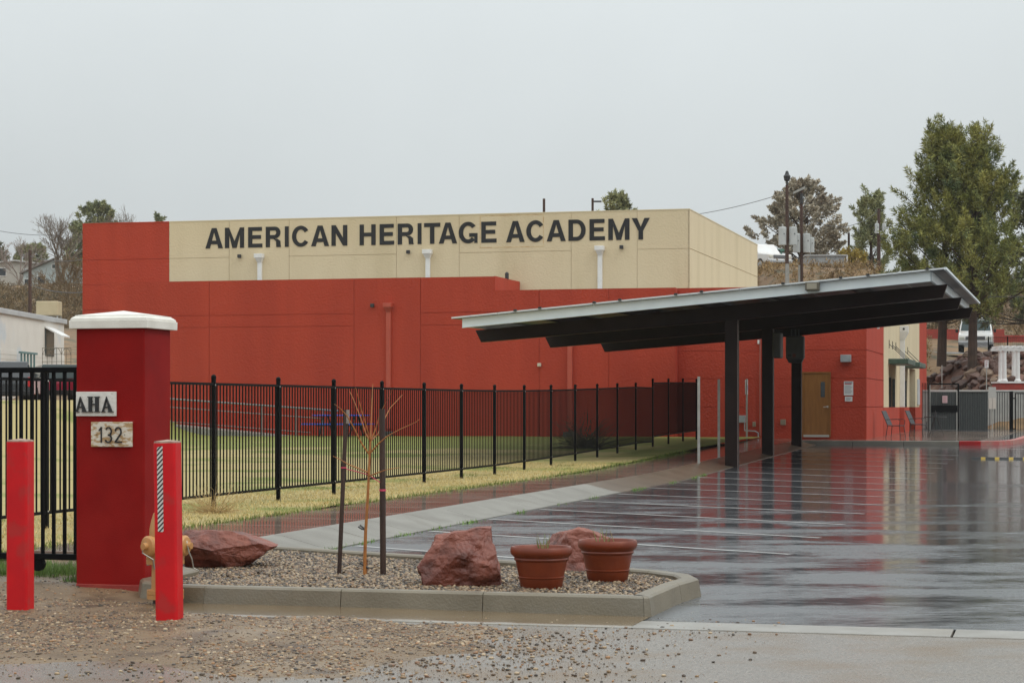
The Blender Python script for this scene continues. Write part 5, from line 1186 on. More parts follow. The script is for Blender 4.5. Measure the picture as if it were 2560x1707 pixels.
def bare_tree(label, base, h, spread, seed, m, depth=6, n0=4, r0=0.13):
    rr = random.Random(seed); k = MB()
    def grow(p, d, L, r, dep):
        p1 = p + d*L; mid = (p+p1)/2 + Vector((rr.gauss(0,.05), rr.gauss(0,.05), 0))*L
        k.tube([p, mid, p1], [r, r*.85, r*.7], 4 if dep > 3 else 3, cap=False)
        if dep == 0: return
        for _ in range(rr.choice((2,3,3) if dep > 1 else (2,2,3))):
            nd = (d + Vector((rr.gauss(0,spread), rr.gauss(0,spread), rr.gauss(0.10,spread*.6)))).normalized()
            grow(p1 if rr.random() < .75 else mid, nd, L*rr.uniform(.62,.85), max(r*.62, 0.014), dep-1)
    for i in range(n0):
        grow(Vector((rr.gauss(0,.1),rr.gauss(0,.1),-.2)), Vector((rr.gauss(0,spread*.8), rr.gauss(0,spread*.8), 1)).normalized(), h*0.27, r0, depth)
    zm = max(v[2] for v in k.v); s = h/zm; k.v = [(x*s, y*s, z*s) for x, y, z in k.v]
    o = k.build('bare_tree', m, None, fixn=False); o.location = base; tag(o, label, 'tree', 'bare trees on the hill'); return o
M_bareb = mat('bare_bark', (0.15,0.115,0.085), (0.21,0.165,0.125), scale=2, rough=0.9)
b = onT(150, 226); bare_tree('largest bare tree above the pale blue house', b, ztop(527,226)-b.z, 0.36, 4, M_bareb, 6, 4, 0.15)
b = onT(45, 232); bare_tree('faint bare tree above the white flat house', b, ztop(590,232)-b.z, 0.38, 9, mat('pale_bare_bark',(0.26,0.20,0.17),(0.30,0.24,0.2),scale=2,rough=0.9), 6, 3, 0.09)
b = onT(330, 238); bare_tree('bare tree crown showing over the gym roof corner', b, ztop(519,238)-b.z, 0.40, 14, M_bareb, 6, 4, 0.14)
b = onT(175, 170); bare_tree('leafless brown shrub tree behind the trailer', b, 5.2, 0.42, 17, mat('brown_bare_bark',(0.12,0.075,0.035),(0.2,0.13,0.06),scale=2,rough=0.9), 6, 5, 0.07)
# hillside scrub
def scrub(label, n, xr, yr, m, seed, hgt=(0.4,1.4), nl=46, size=0.22):
    global rng
    rng = np.random.default_rng(seed); P_ = []
    while len(P_) < n:
        Y = rng.uniform(*yr); xs_ = rng.uniform(*xr); X = (xs_-HX)/F*Y
        P_.append((X, Y, terr(X, Y)-0.1))
    C = np.array(P_); A = np.tile([0,0,1.0], (n,1)) + rng.normal(0,.2,(n,3)); Ln = rng.uniform(*hgt, n)
    V, Fc = leaf_tris(C, A, Ln, Ln*0.7, nl, size, 0.16)
    tag(npmesh('scrub', V, Fc, m), label, kind='stuff')
M_scr = mat('scrub_brown', (0.14,0.095,0.05), (0.21,0.14,0.065), scale=0.3, rough=0.9, island=0.4, third=(0.085,0.075,0.045), tscale=0.5, tlo=0.5, thi=0.62)
scrub('brown winter scrub covering the hillside on the left', 900, (-120,240), (150,212), M_scr, 51)
scrub('dry golden grass and scrub on the embankment behind the carport', 900, (1860,2320), (112,134), mat('scrub_gold',(0.25,0.165,0.075),(0.33,0.22,0.10),scale=0.4,rough=0.9,island=0.4,third=(0.13,0.085,0.045),tscale=0.6,tlo=0.5,thi=0.62), 52, (0.15,0.6), 30, 0.16)
scrub('brown scrub on the slope behind the brick wall and van', 500, (2300,2700), (142,175), M_scr, 53, (0.4,1.5))

# ------------------------------------------------------------------ rock bank
def rock_mesh(seed, m):
    o = boulder('rock', None, (0,0,0), (1,1,0.7), 0, seed, cut=12, sub=2, m=m, rough=0.8); me = o.data; bpy.data.objects.remove(o); return me
RM = []
for i, c in enumerate([((0.085,0.042,0.03),(0.13,0.07,0.05)), ((0.12,0.042,0.028),(0.16,0.065,0.043)), ((0.15,0.095,0.06),(0.2,0.135,0.09)), ((0.06,0.033,0.026),(0.10,0.055,0.042))]):
    m = mat('bank_rock_%d' % i, c[0], c[1], scale=1.5, rough=0.6, bump=0.03, bscale=9)
    for k in range(2): RM.append(rock_mesh(60+i*2+k, m))
BK = MB(); V, Fc = grid(np.linspace(18.5,34,48), np.linspace(97.6,112.5,44), lambda X, Y: terr(X,Y)+0.06+0.22*fbm(X*.6,Y*.6))
BKO = npmesh('rock_bank', V, Fc, mat('red_bank_soil',(0.155,0.068,0.042),(0.11,0.052,0.034),scale=0.8,rough=0.85,bump=0.06,bscale=6,third=(0.24,0.16,0.10),tscale=0.5,tlo=0.55,thi=0.66), smooth=True); tag(BKO, 'red brown bank of riprap rocks below the pines', kind='structure')
rr = random.Random(77); nr = 0
while nr < 290:
    Y = rr.uniform(98.2, 112.3); xs_ = rr.uniform(2316, 2600); X = (xs_-HX)/F*Y
    s = rr.choice((0.25,0.3,0.35,0.45,0.55,0.75)) * (0.8 if Y < 100 else 1)
    if Y < 100.5 and rr.random() < .7: continue
    o = bpy.data.objects.new('rock', rr.choice(RM)); COL.objects.link(o); o.parent = BKO; o.location = (X, Y, terr(X,Y)-0.02+0.1*fbm(X*.6,Y*.6)); o.rotation_euler = (rr.uniform(-.5,.5), rr.uniform(-.5,.5), rr.uniform(0,6.28)); o.scale = (s*rr.uniform(.8,1.3), s, s*rr.uniform(.7,1.2)); nr += 1

# ------------------------------------------------------------------ far gate, screens, wall, pergola, signs, railing
def fbox(m, xa, ya, xb, yb, Y, t=0.04):
    a, b = P(xa, yb, Y), P(xb, ya, Y); return m.box((a.x, Y, a.z), (b.x, Y+t, b.z))
fg = thing('mesh_gate', 'black framed gate with dark privacy panel and pink notice', 'gate', P(2360,1078,90))
ORG[fg.name] = tuple(fg.location)
M_scr_ = mat('privacy_screen', (0.022,0.026,0.026), (0.04,0.045,0.042), scale=6, rough=0.6, stretch=(6,1,0.6))
for nm, q in (('frame_post',(2321,958,2324,1082)),('frame_post',(2394,958,2398,1098)),('frame_bar',(2324,958,2394,961.5)),('frame_bar',(2324,1074.5,2394,1077))): m = MB(); fbox(m,*q,90,.06); m.build(nm, M_iron, fg)
for i in range(12):
    x = 2324.3+i*5.8; m = MB(); fbox(m,x,979.5,x+5.5,1074,90.03+.008*(i % 2),.02); m.build('slat', M_scr_, fg)
m = MB(); fbox(m,2329,1013,2393.5,1030,89.97,.02); m.build('lock_plate', M_iron, fg)
m = MB(); fbox(m,2356,989,2368.5,1007,89.95,.01); n_ = m.build('notice', mat('pink_paper',(0.62,0.42,0.43),rough=0.6), fg)
for k in range(5): m = MB(); fbox(m,2358,992+2.9*k,2366.5,993+2.9*k,89.943,.004); m.build('print_line', mat('pink_print',(0.42,0.18,0.2),rough=0.6), n_, org=tuple(fg.location))
for x in (2305,2309.5,2313.5,2317.5): m = MB(); fbox(m,x,957,x+1.5,1090,90.02,.02); m.build('picket', M_iron, fg)
m = MB(); fbox(m,2324,961.8,2326,1074,90.02,.03); m.build('frame_edge', M_galv, fg)
m = MB(); fbox(m,2391,977,2393.7,1097,89.99,.03); m.build('frame_edge', M_galv, fg)
sc = thing('screened_fence', 'dark screened fence panel right of the framed gate', 'fence', P(2434,1078,91)); ORG[sc.name] = tuple(sc.location)
for i in range(12):
    x = 2398.5+i*5.95; m = MB(); fbox(m,x,980.5,x+5.6,1077,91+.008*(i % 2),.02); m.build('slat', M_scr_, sc)
for yy in (979, 1077): m = MB(); fbox(m,2398,yy,2471,yy+1.6,90.97,.05); m.build('rail', M_iron, sc)
bf = thing('picket_fence', 'short black picket fence in front of the pale wall at the right', 'fence', P(2500,1078,91)); ORG[bf.name] = tuple(bf.location)
for i in range(10):
    x = 2474+i*6.2; m = MB(); fbox(m,x,981,x+1.3,1077,91,.02); m.build('picket', M_iron, bf)
for yy in (979, 1077): m = MB(); fbox(m,2471.5,yy,2525,yy+1.4,90.99,.04); m.build('rail', M_iron, bf)
m = MB(); fbox(m,2525,978,2533,1088,90.9,.14); m.build('gate_post', M_iron, bf, bevel=0.01)
g2 = thing('swing_gate', 'black swing gate cut off by the right edge', 'gate', P(2560,1080,90.5)); ORG[g2.name] = tuple(g2.location)
for q in ((2537.5,982,2540,1079),(2540,982,2600,984.5),(2540,1077,2600,1079.5)): m = MB(); fbox(m,*q,90.5,.05); m.build('frame_bar', M_iron, g2)
for i in range(9): x = 2545+i*6.2; m = MB(); fbox(m,x,984.5,x+1.3,1077,90.52,.02); m.build('picket', M_iron, g2)
for y in (994, 1070): m = MB(); fbox(m,2533.2,y,2537.3,y+3,90.5,.04); m.build('hinge', M_iron, g2)
rw = thing('retaining_wall', 'pale grey block wall below the rock bank', 'wall', P(2480,1078,96.6)); ORG[rw.name] = tuple(rw.location)
M_gw = mat('grey_block', (0.40,0.39,0.36), (0.33,0.32,0.295), scale=1.2, rough=0.7, bump=0.004, bscale=30)
a, b = P(2290,0,96.6).x, P(2720,0,96.6).x
MB().box((a,96.62,0.2),(b,96.9,2.19)).build('wall_core', M_gw, rw)
nb = 12
for r_ in range(6):
    for k in range(nb):
        x0_ = a+(b-a)*k/nb + (0.3 if r_ % 2 else 0); MB().box((x0_+.008,96.60,.35+r_*.306+.006),(x0_+(b-a)/nb-.008,96.66,.35+(r_+1)*.306-.006)).build('block', M_gw, rw, fixn=False)
MB().box((a,96.57,2.192),(b,96.95,2.28)).build('coping', mat('coping_grey',(0.46,0.45,0.42),(0.38,0.37,0.345),scale=2,rough=0.6), rw, bevel=0.01)
def sign2(label, xs, yb, yt, Y, plates, wpx, zadd=0, mp=None, pole=2.2):
    base = P(xs, yb, Y); t = thing('sign_post', label, 'sign', base); ORG[t.name] = tuple(base)
    m = MB(); fbox(m, xs-pole/2, yt, xs+pole/2, yb+8, Y, .04); m.build('post', M_galv, t)
    for (ya, yb_, xo, mm) in plates:
        m = MB(); fbox(m, xs-wpx/2+xo, ya, xs+wpx/2+xo, yb_, Y-.02, .015); m.build('sign_plate', mm, t, bevel=0.01)
    return t
M_sgn = mat('sign_white', (0.66,0.63,0.62), rough=0.5); M_sgr = mat('sign_back', (0.42,0.41,0.385), rough=0.5); M_sgp = mat('sign_tan', (0.52,0.47,0.42), rough=0.5)
t = sign2('small white warning sign on a post above the pale wall', 2466.5, 976, 900, 96.2, [(900.5,919.5,0,M_sgn)], 10)
for k, y in enumerate((903,908.5,913)): m = MB(); fbox(m,2463.5,y,2469.5-k,y+1.8,96.17,.004); m.build('print_line', MATS['pink_print'], t)
sign2('thin grey post on the rock bank above the framed gate', 2355, 962, 913, 99.5, [], 4)
t = sign2('post with a tall and two small plates seen from behind', 2481, 1091, 967, 86, [(967.5,1022,-.5,M_sgr)], 19)
for xo in (-4.6, 4.6): m = MB(); fbox(m,2481+xo-4.2,994.5,2481+xo+4.2,1022,85.95,.01); m.build('sign_plate', M_sgp, t)
pg = thing('pergola', 'white column pergola on a red brick base', 'pergola', P(2535,975,98.6)); ORG[pg.name] = tuple(pg.location); YP = 98.6
M_wp = mat('white_paint', (0.78,0.77,0.75), (0.70,0.69,0.67), scale=3, rough=0.45)
def brickmat():
    m = bpy.data.materials.new('red_brick'); m.use_nodes = True; n = m.node_tree; b = n.nodes['Principled BSDF']; L = n.links.new
    g = n.nodes.new('ShaderNodeNewGeometry'); mp = n.nodes.new('ShaderNodeMapping'); mp.inputs['Rotation'].default_value = (R(-90),0,0); L(g.outputs['Position'], mp.inputs['Vector'])
    t = n.nodes.new('ShaderNodeTexBrick'); t.inputs['Scale'].default_value = 1.0; t.inputs['Brick Width'].default_value = 0.4; t.inputs['Row Height'].default_value = 0.2; t.inputs['Mortar Size'].default_value = 0.012
    t.inputs['Color1'].default_value = (0.36,0.05,0.035,1); t.inputs['Color2'].default_value = (0.30,0.04,0.028,1); t.inputs['Mortar'].default_value = (0.2,0.05,0.035,1); L(mp.outputs[0], t.inputs['Vector'])
    L(t.outputs['Color'], b.inputs['Base Color']); b.inputs['Roughness'].default_value = 0.8; return m
M_brick = brickmat()
a, b = P(2500,0,YP).x, P(2640,0,YP).x
MB().box((a,YP,1.9),(b,YP+1.6,P(0,958,YP).z)).build('brick_base', M_brick, pg)
MB().box((a-.05,YP-.06,P(0,957.8,YP).z),(b,YP+1.66,P(0,953.5,YP).z)).build('base_slab', M_wp, pg, bevel=0.01)
zc0, zc1 = P(0,953,YP).z, P(0,876,YP).z
for xs in (2512.5, 2546, 2580):
    for dy in (.12, 1.4):
        cx = P(xs,0,YP).x + (0.12 if dy > 1 else 0); MB().lathe([(.16,zc0),(.16,zc0+.05),(.125,zc0+.08),(.105,zc0+.12),(.095,zc1-.08),(.12,zc1-.05),(.13,zc1)],16,c=(cx,YP+dy,0)).build('column', M_wp, pg, smooth=False)
MB().box((a-.1,YP+.02,zc1+.002),(b,YP+.22,zc1+.13)).build('beam', M_wp, pg); MB().box((a-.1,YP+1.3,zc1+.002),(b,YP+1.5,zc1+.13)).build('beam', M_wp, pg)
for k in range(9): MB().box((a+.02+k*.3,YP-.25,zc1+.132),(a+.09+k*.3,YP+1.8,zc1+.23)).build('rafter', M_wp, pg)
bw = thing('brick_wall', 'low red brick wall behind the white van', 'wall', P(2420,850,141)); ORG[bw.name] = tuple(bw.location)
for xa, xb, yt in ((2250,2511,823),(2511.3,2536,838),(2536.3,2700,838)):
    m = MB(); a_, b_ = P(xa,852,141), P(xb,yt,141); m.box((a_.x,141,4.4),(b_.x,141.3,b_.z)); m.build('wall_section', M_brick, bw)
rl = thing('railing', 'thin black picket railing right of the white van', 'railing', P(2520,876,121)); ORG[rl.name] = tuple(rl.location)
for i in range(24): x = 2472+i*5; m = MB(); fbox(m,x,844,x+.9,880,121,.02); m.build('picket', M_iron, rl)
for yy in (843, 873): m = MB(); fbox(m,2470,yy,2592,yy+1.2,120.99,.04); m.build('rail', M_iron, rl)
for x in (2470, 2518, 2566): m = MB(); fbox(m,x,841,x+2.2,884,120.98,.06); m.build('post', M_iron, rl)
# upper drive under the van
V, Fc = grid(np.linspace(24.6,45,20), np.linspace(112.4,133.5,16), lambda X, Y: terr(X,Y)+0.15)
tag(npmesh('upper_drive', V, Fc, mat('drive_grey',(0.17,0.16,0.155),(0.13,0.125,0.12),scale=0.8,rough=0.5), smooth=True), 'grey wet drive above the rock bank', kind='structure')

# ------------------------------------------------------------------ vehicles
M_tyre = mat('tyre', (0.02,0.02,0.021), rough=0.8); M_rim = mat('rim', (0.45,0.45,0.45), rough=0.35, metal=0.6); M_carglass = mat('car_glass', (0.03,0.05,0.05), rough=0.12, spec=0.35)
M_lamp = mat('head_lamp', (0.6,0.58,0.5), rough=0.15); M_tail = mat('tail_lamp', (0.5,0.01,0.012), rough=0.2); M_chrome = mat('chrome_grey', (0.45,0.46,0.47), rough=0.25, metal=0.7)
def vehicle(name, label, cat, loc, rz, L, Wd, H, paint, kind, cabm=None):
    t = thing(name, label, cat, loc, rz); hw = Wd/2; w_ = 0.36
    if kind == 'van':      # front at -y
        lo = [(-L/2,.42),(-L/2-.02,.75),(-L/2+.08,1.02),(-L/2+.75,1.20),(L/2,1.2),(L/2,.38)]
        up = [(-L/2+.70,1.19),(-L/2+1.35,H-.06),(-L/2+1.7,H),(L/2-.1,H),(L/2,H-.12),(L/2,1.19)]
        ws = ((-L/2+.78,1.27),(-L/2+1.30,H-.14))
    elif kind == 'pickup':
        lo = [(-L/2,.42),(-L/2,.95),(-L/2+1.2,1.08),(-L/2+3.1,1.08),(L/2,1.08),(L/2,.45)]
        up = [(-L/2+1.15,1.07),(-L/2+1.75,H-.04),(-L/2+2.9,H),(-L/2+3.2,1.07)]
        ws = ((-L/2+1.25,1.13),(-L/2+1.72,H-.12))
    else:
        lo = [(-L/2,.40),(-L/2,.85),(-L/2+1.1,1.02),(L/2-.05,1.05),(L/2,.85),(L/2,.42)]
        up = [(-L/2+.95,1.01),(-L/2+1.75,H-.03),(L/2-.55,H),(L/2-.08,1.04)]
        ws = ((-L/2+1.05,1.08),(-L/2+1.72,H-.1))
    MB().prism(lo,0,-hw,hw).build('body', paint, t, bevel=0.06, seg=3)
    k = hw-.14; m = MB(); n = len(up)
    v = [(-hw+.03 if z < 1.25 else -k, y, z) for y, z in up] + [(hw-.03 if z < 1.25 else k, y, z) for y, z in up]
    m.add(v, [tuple(range(n-1,-1,-1)), tuple(range(n,2*n))] + [(i,(i+1)%n,n+(i+1)%n,n+i) for i in range(n)]); m.build('cabin', cabm or paint, t, bevel=0.05, seg=3)
    (y0_,z0_),(y1_,z1_) = ws; d = .03
    MB().hexa([(-hw+.12,y0_-d,z0_),(hw-.12,y0_-d,z0_),(hw-.12,y0_+.1,z0_),(-hw+.12,y0_+.1,z0_),(-k+.08,y1_-d,z1_),(k-.08,y1_-d,z1_),(k-.08,y1_+.1,z1_),(-k+.08,y1_+.1,z1_)]).build('windshield', M_carglass, t)
    ye = up[-1][0]-.25 if kind != 'van' else -L/2+2.3
    for s in (-1,1):
        MB().hexa([(s*(hw-.02)-.02,y0_+.25,z0_+.03),(s*(hw-.02)+.02,y0_+.25,z0_+.03),(s*(hw-.02)+.02,ye,z0_+.03),(s*(hw-.02)-.02,ye,z0_+.03),(s*(k+.015)-.02,y1_+.15,z1_-.03),(s*(k+.015)+.02,y1_+.15,z1_-.03),(s*(k+.015)+.02,ye-.08,z1_-.03),(s*(k+.015)-.02,ye-.08,z1_-.03)]).build('side_window', M_carglass, t)
        MB().cbox((s*(hw-.22),-L/2-.012,.80),(.30,.05,.17)).build('headlight', M_lamp, t, bevel=0.02)
        MB().cbox((s*(hw-.10),L/2+.008,.92),(.14,.05,.36)).build('tail_light', M_tail, t, bevel=0.01)
        MB().cbox((s*(hw+.12),y0_+.35,1.28),(.16,.1,.2)).build('mirror', M_black, t, bevel=0.02)
        for yy in (-L/2+.9, L/2-1.0):
            wh = MB().lathe([(w_,-.11),(w_,.11)],20,c=(s*(hw-.10),yy,w_),axis=0).build('wheel', M_tyre, t)
            MB().lathe([(.20,.112),(.20,.118)] if s > 0 else [(.20,-.118),(.20,-.112)],14,c=(s*(hw-.10),yy,w_),axis=0).build('rim', M_rim, wh)
    MB().cbox((0,-L/2-.015,.80),(Wd-.85,.05,.20)).build('grille', M_black, t, bevel=0.01)
    for zz in (.76,.82,.88): MB().cbox((0,-L/2-.045,zz),(Wd-.85,.02,.022)).build('grille_bar', M_chrome, t)
    MB().cbox((0,-L/2-.05,.50),(Wd,.16,.20)).build('front_bumper', M_chrome, t, bevel=0.03)
    MB().cbox((0,L/2+.03,.50),(Wd-.02,.14,.20)).build('rear_bumper', M_chrome if kind == 'pickup' else M_black, t, bevel=0.03)
    return t
M_wcar = mat('white_car_paint', (0.70,0.70,0.69), (0.66,0.62,0.58), scale=1.5, rough=0.25, coat=0.5)
b = onT(2441, 127); b.z += .14; vehicle('van', 'white van parked behind the pine trunks on the upper drive', 'van', b, R(-14), 5.2, 2.0, 2.08, M_wcar, 'van')
b = onT(1892, 136); b.z += .15; vehicle('pickup_truck', 'white pickup truck on the embankment beside the gym wall', 'pickup truck', b, R(28), 5.2, 1.85, 1.75, M_wcar, 'pickup')
b = Vector(((140-HX)/F*84, 84, ztop(1013,84))); vehicle('car', 'red car with red tail lights behind the left fence', 'car', b, R(200), 4.4, 1.8, 1.62, mat('red_car_paint',(0.42,0.02,0.06),rough=0.25,coat=0.6), 'suv', M_carglass)
b = Vector(((14-HX)/F*80, 80, ztop(1016,80))); vehicle('car', 'black car behind the fence at the left edge', 'car', b, R(195), 4.6, 1.85, 1.70, mat('black_car_paint',(0.016,0.018,0.022),rough=0.2,coat=0.6), 'suv')

# ------------------------------------------------------------------ houses, trailer, shed, shelter
def house(label, base, Wd, D_, H, rise, wallm, roofm, rz, wins, cat='house', name='house'):
    t = thing(name, label, cat, base, rz); hw = Wd/2
    MB().prism([(-hw,-1.5),(hw,-1.5),(hw,H),(0,H+rise),(-hw,H)],1,0,D_).build('wall', wallm, t)
    for s in (-1,1):
        e = .35; MB().add([(0,-e,H+rise+.03),(0,D_+e,H+rise+.03),(s*(hw+e),D_+e,H-rise*e/hw+.03),(s*(hw+e),-e,H-rise*e/hw+.03),(0,-e,H+rise+.18),(0,D_+e,H+rise+.18),(s*(hw+e),D_+e,H-rise*e/hw+.18),(s*(hw+e),-e,H-rise*e/hw+.18)],[(0,1,2,3),(4,7,6,5),(0,3,7,4),(1,5,6,2),(3,2,6,7),(0,4,5,1)]).build('roof', roofm, t)
    for (x, z, w_, h_, mm) in wins:
        f = MB().box((x-w_/2-.08,-.06,z-.08),(x+w_/2+.08,-.004,z+h_+.08)).build('window', M_wp, t); MB().box((x-w_/2,-.075,z),(x+w_/2,-.062,z+h_)).build('pane', mm, f)
    return t
M_bl = mat('pale_blue_siding', (0.50,0.56,0.56), (0.44,0.50,0.50), scale=1.5, rough=0.7); M_rf = mat('brown_grey_roof', (0.17,0.145,0.125), (0.23,0.2,0.18), scale=1.2, rough=0.8); M_wr = mat('pale_roof', (0.55,0.54,0.52), rough=0.6)
b = P(137,716,229); house('pale blue gabled house on the left hill', b, 7.2, 9, 1.5, 1.45, M_bl, M_rf, R(-8), [(-0.1,2.0,.35,.4,M_wf),(-1.5,.25,.8,.9,M_glass),(0.7,.2,.65,.9,M_glass),(-3.1,-.6,.7,1.4,M_glass)])
b = P(38,700,236); house('white low house beside the pale blue house', b, 6.0, 7, 1.75, 0.35, mat('cream_siding',(0.55,0.52,0.46),(0.48,0.45,0.40),scale=1.5,rough=0.7), M_wr, R(6), [(1.6,.7,1.2,.55,M_bl),(-1.5,.5,.9,.8,M_glass)])
MB_tr = thing('mobile_home', 'white mobile home with roof cooler at the left edge', 'mobile home', Vector((-26.9,106.3,1.64)), R(-1)); MB_tr.scale = (1.25,1.25,1.25)
M_tw = mat('trailer_siding', (0.76,0.73,0.67), (0.70,0.67,0.61), scale=0.8, rough=0.6, third=(0.60,0.64,0.66), tscale=0.5, tlo=0.58, thi=0.68, bump=0.01, bscale=14)
MB().box((-2,-7,.1),(2.05,5.0,3.45)).build('wall', M_tw, MB_tr); MB().box((-2,5.002,.1),(1.1,7.5,3.3)).build('wall', M_tw, MB_tr)
for i in range(10): MB().box((2.051,-7,.2+i*.19),(2.068,5.0,.375+i*.19)).build('siding_board', M_tw, MB_tr, fixn=False)
MB().box((-2.15,-7.2,3.452),(2.15,5.2,3.66)).build('roof', mat('trailer_roof',(0.50,0.51,0.51),(0.42,0.43,0.44),scale=0.7,rough=0.5), MB_tr, bevel=0.02); MB().box((-2.1,5.21,3.302),(1.25,7.7,3.42)).build('roof', MATS['trailer_roof'], MB_tr)
q = MB().box((2.051,1.55,2.0),(2.10,3.0,3.2)).build('window', M_wf, MB_tr); MB().box((2.101,1.62,2.06),(2.108,2.93,3.15)).build('pane', M_glass, q)
MB().hexa([(2.06,1.5,3.17),(2.75,1.5,2.80),(2.75,3.05,2.80),(2.06,3.05,3.17),(2.06,1.5,3.23),(2.75,1.5,2.86),(2.75,3.05,2.86),(2.06,3.05,3.23)]).build('awning', M_wp, MB_tr)
MB().box((1.0,4.3,3.80),(1.95,5.1,4.42)).build('roof_cooler', mat('cooler_tan',(0.52,0.42,0.26),(0.46,0.37,0.22),scale=2,rough=0.6), MB_tr, bevel=0.04)
for x in (1.05,1.9):
    for y in (4.4,5.0): MB().box((x-.03,y-.03,3.66),(x+.03,y+.03,3.80)).build('cooler_leg', M_galv, MB_tr)
MB().box((2.07,-4.5,.55),(2.11,0.2,1.2)).build('teal_panel', mat('teal_paint',(0.24,0.42,0.44),rough=0.6), MB_tr)
for k in range(5): MB().box((2.6,-4.6+k*.5,.9),(2.66,-4.52+k*.5,1.95)).build('porch_baluster', mat('porch_teal',(0.12,0.22,0.22),rough=0.6), MB_tr)
MB().box((2.58,-4.8,1.952),(2.68,-2.2,2.03)).build('porch_rail', MATS['porch_teal'], MB_tr)
tr = thing('trellis', 'rusty arched wire trellis in front of the mobile home', 'trellis', Vector(((140-HX)/F*92,92,2.2)), 0)
M_rw = mat('rusty_wire', (0.15,0.13,0.09), rough=0.7)
for k in range(7): MB().tube([(-.6+k*.21,0,0),(-.6+k*.21,0,1.9)],.012,4).build('wire', M_rw, tr)
for zz in (.5,.9,1.3,1.62,1.9): MB().tube([(-.62,0,zz),(.68,0,zz)],.012,4).build('wire', M_rw, tr)
for k in range(3): MB().tube([(-.6+k*.42,0,1.62),(-.5+k*.42,0,1.84),(-.39+k*.42,0,1.92),(-.28+k*.42,0,1.84),(-.18+k*.42,0,1.62)],.012,4).build('wire', M_rw, tr)
sh = thing('shelter', 'small green shelter behind the white pickup truck', 'shelter', onT(1912,146), R(-8)); zz = ztop(625,146)-sh.location.z
M_gs = mat('green_shelter', (0.09,0.22,0.17), rough=0.6)
MB().box((-1.3,-.8,zz-.16),(1.35,.9,zz)).build('roof', M_gs, sh)
for x in (-1.1,1.15):
    for y in (-.7,.8): MB().box((x-.05,y-.05,-.5),(x+.05,y+.05,zz-.161)).build('post', M_gs, sh)
MB().box((-1.05,.82,-.3),(1.1,.86,zz-.5)).build('back_panel', mat('green_panel',(0.06,0.13,0.10),rough=0.7), sh)
sd_ = thing('shed', 'long low grey shed on top of the embankment', 'shed', onT(2064,138), R(-3)); zz = ztop(640,138)-sd_.location.z
for k in range(8): MB().box((-1.3+k*.325,0,-.6),(-1.3+(k+1)*.325-.008,2.2,zz)).build('wall_sheet', mat('shed_grey',(0.34,0.35,0.36),(0.28,0.29,0.30),scale=2,rough=0.6), sd_)
MB().box((-1.4,-.12,zz+.002),(1.42,2.3,zz+.08)).build('roof', mat('shed_roof',(0.42,0.42,0.42),rough=0.5), sd_)
MB().box((1.36,-.06,-.4),(1.46,.04,zz+.05)).build('post', M_wp, sd_)

# ------------------------------------------------------------------ utility poles and wires
M_pole = mat('pole_wood', (0.085,0.045,0.032), (0.06,0.033,0.025), scale=4, rough=0.85, stretch=(1,1,0.2)); M_tf = mat('transformer_grey', (0.52,0.54,0.53), (0.47,0.49,0.48), scale=3, rough=0.45)
def pole(label, xs, yt, Y, r, extra=None, zb=None):
    X = (xs-HX)/F*Y; z0 = terr(X,Y) if zb is None else zb; h = ztop(yt,Y)-z0
    t = thing('utility_pole', label, 'utility pole', Vector((X,Y,z0)), 0, 'wooden utility poles')
    MB().tube([(0,0,-.4),(0,0,h*.5),(0,0,h)],[r*1.1,r,r*.85],10).build('pole_shaft', M_pole, t, smooth=True); return t, h
def can(t, x, y, z, r, h): 
    c = MB().lathe([(.001,z),(r,z),(r,z+h),(r*.96,z+h+.03),(r*.9,z+h+.06),(.001,z+h+.08)],16,c=(x,y,0)).build('transformer', M_tf, t)
    MB().lathe([(.04,z+h+.06),(.05,z+h+.14),(.03,z+h+.22)],8,c=(x,y-.02,0)).build('bushing', M_galv, c); MB().lathe([(.03,-.02),(.03,.0)],8,c=(x+r*.3,y-r*.97,z+h*.65),axis=1).build('bolt', M_dk, c)
p1_, h1 = pole('tall utility pole with two transformer cans and a domed top', 1967.5, 463, 116, .105)
zt_ = lambda ys, t: ztop(ys,116)-t.location.z
MB().lathe([(.06,h1),(.06,h1+.2),(.15,h1+.25),(.20,h1+.5),(.12,h1+.6),(.08,h1+.75),(.02,h1+.8)],10).build('pole_top', M_dk, p1_)
for x in (-.26,.33): can(p1_, x, -.05, zt_(613,p1_), .22, .95)
MB().tube([(0.0,-.12,-.2),(0.0,-.12,zt_(660,p1_))],.11,10).build('riser_guard', M_galv, p1_)
p2p, h2 = pole('utility pole with a crooked crossarm and three transformer cans', 2003.5, 470, 117, .095)
for x, zz in ((-.27,628),(.28,628),(.55,628)): can(p2p, x, -.05+.2*(x > .4), zt_(zz,p2p), .2, 1.0 if x < .5 else .8)
MB().hexa([(-.45,-.1,h2-.35),(.2,-.1,h2-.05),(.2,.1,h2-.05),(-.45,.1,h2-.35),(-.45,-.1,h2-.22),(.2,-.1,h2+.1),(.2,.1,h2+.1),(-.45,.1,h2-.22)]).build('crossarm', M_galv, p2p)
MB().tube([(0,-.1,h2-.9),(0,-.1,h2-.3)],.08,8).build('cutout', M_dk, p2p)
MB().tube([(.2,0,h2),(.34,0,h2-.1),(.33,0,h2-.6),(.1,0,h2-1.2)],.012,4).build('jumper_wire', M_dk, p2p)
MB().tube([(-.14,-.12,-.2),(-.14,-.12,zt_(660,p2p))],.06,8).build('riser_guard', M_galv, p2p)
p3_, h3 = pole('utility pole with small cans in front of the slim green pine', 2197, 522, 128, .11)
for x in (-.14,.3): can(p3_, x, -.15, ztop(584,128)-p3_.location.z, .13, .55)
pole('thin short pole left of the slim green pine', 2122, 582, 146, .09)
pole('utility pole tip above the gym roof, the left one', 1360, 497, 118, .09)
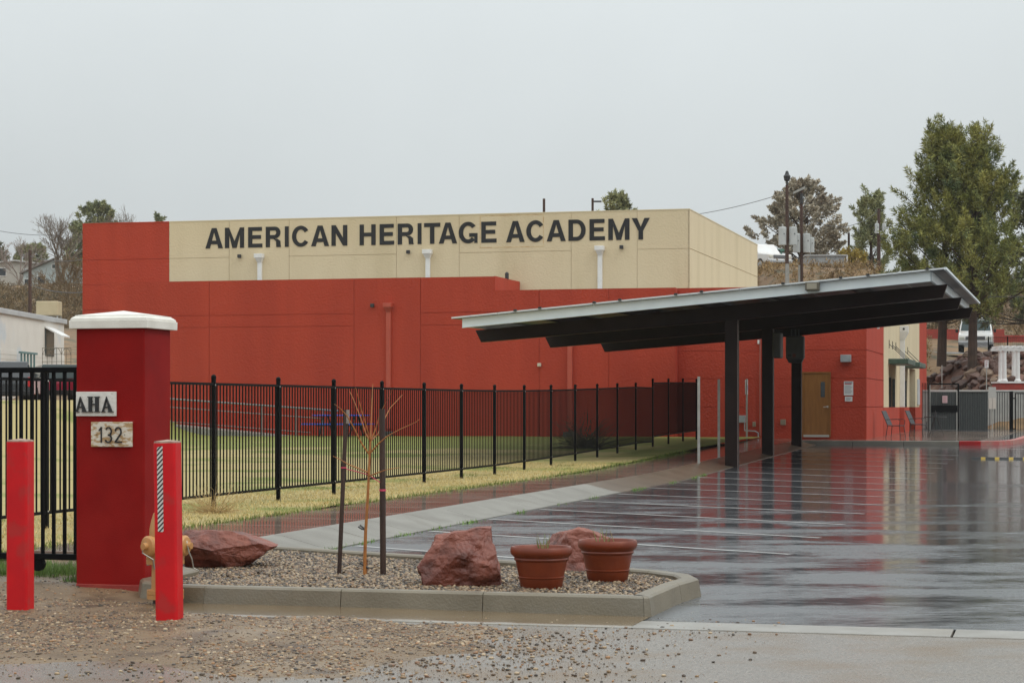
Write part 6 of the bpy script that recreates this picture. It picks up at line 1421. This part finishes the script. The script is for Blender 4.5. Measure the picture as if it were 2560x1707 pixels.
pl_p, hh_ = pole('utility pole tip above the gym roof beside the round evergreen', 1481.5, 496, 130, .09)
MB().box((-.05,-.05,hh_-.25),(.55,.05,hh_-.15)).build('crossarm', M_dk, pl_p)
pole('utility pole on the left hill in front of the blue house', 75, 626, 128, .11)
def wire(label, a, b, sag, r=.018):
    a, b = Vector(a), Vector(b); pts = [a.lerp(b, i/14) - Vector((0,0,sag*4*(i/14)*(1-i/14))) for i in range(15)]
    o = MB().tube([p-a for p in pts], r, 4).build('power_line', M_dk, None); o.location = a; tag(o, label, 'wire', 'overhead wires')
T = lambda t, h: Vector(t.location) + Vector((0,0,h))
wire('overhead wire running left from the tall transformer pole over the gym', T(p1_,h1-.4), P(1560,545,150), 0.5)
wire('overhead wire from the crooked crossarm pole to the pole by the slim pine', T(p2p,h2-1.4), T(p3_,h3-.1), 0.9)
wire('overhead wire from the slim pine pole to the tall pines', T(p3_,h3-2.2), P(2330,560,112), 0.3)
wire('slack service wire dropping left from the slim pine pole', T(p3_,h3-2.3), P(2140,645,138), 0.7)
wire('overhead wire crossing the left edge sky', P(-60,565,200), P(150,588,205), 0.3, .022)
wire('overhead wire over the trailer to the gym end', P(75,640,128), P(215,648,110), 0.2)
wire('overhead wire low across the left hillside', P(75,712,128), P(215,730,110), 0.2, .022)
wire('white wire stretched through the pines at the right edge', P(2470,742,100), P(2640,742,98), 0.0, .014)

# ------------------------------------------------------------------ damp air
import os
HZ = MB().box((-420,-30,-1.5),(420,560,32)).build('haze', None, None)
hm = bpy.data.materials.new('damp_air'); hm.use_nodes = True; n = hm.node_tree; n.nodes.clear()
o_ = n.nodes.new('ShaderNodeOutputMaterial'); v_ = n.nodes.new('ShaderNodeVolumePrincipled')
v_.inputs['Color'].default_value = (0.93,0.95,0.97,1); v_.inputs['Density'].default_value = 0.00016; v_.inputs['Anisotropy'].default_value = 0.2
n.links.new(v_.outputs[0], o_.inputs['Volume']); HZ.data.materials.append(hm); tag(HZ, 'damp rainy air', kind='stuff')
S.cycles.volume_bounces = 1; S.cycles.max_bounces = 8; S.cycles.volume_step_rate = 4.0
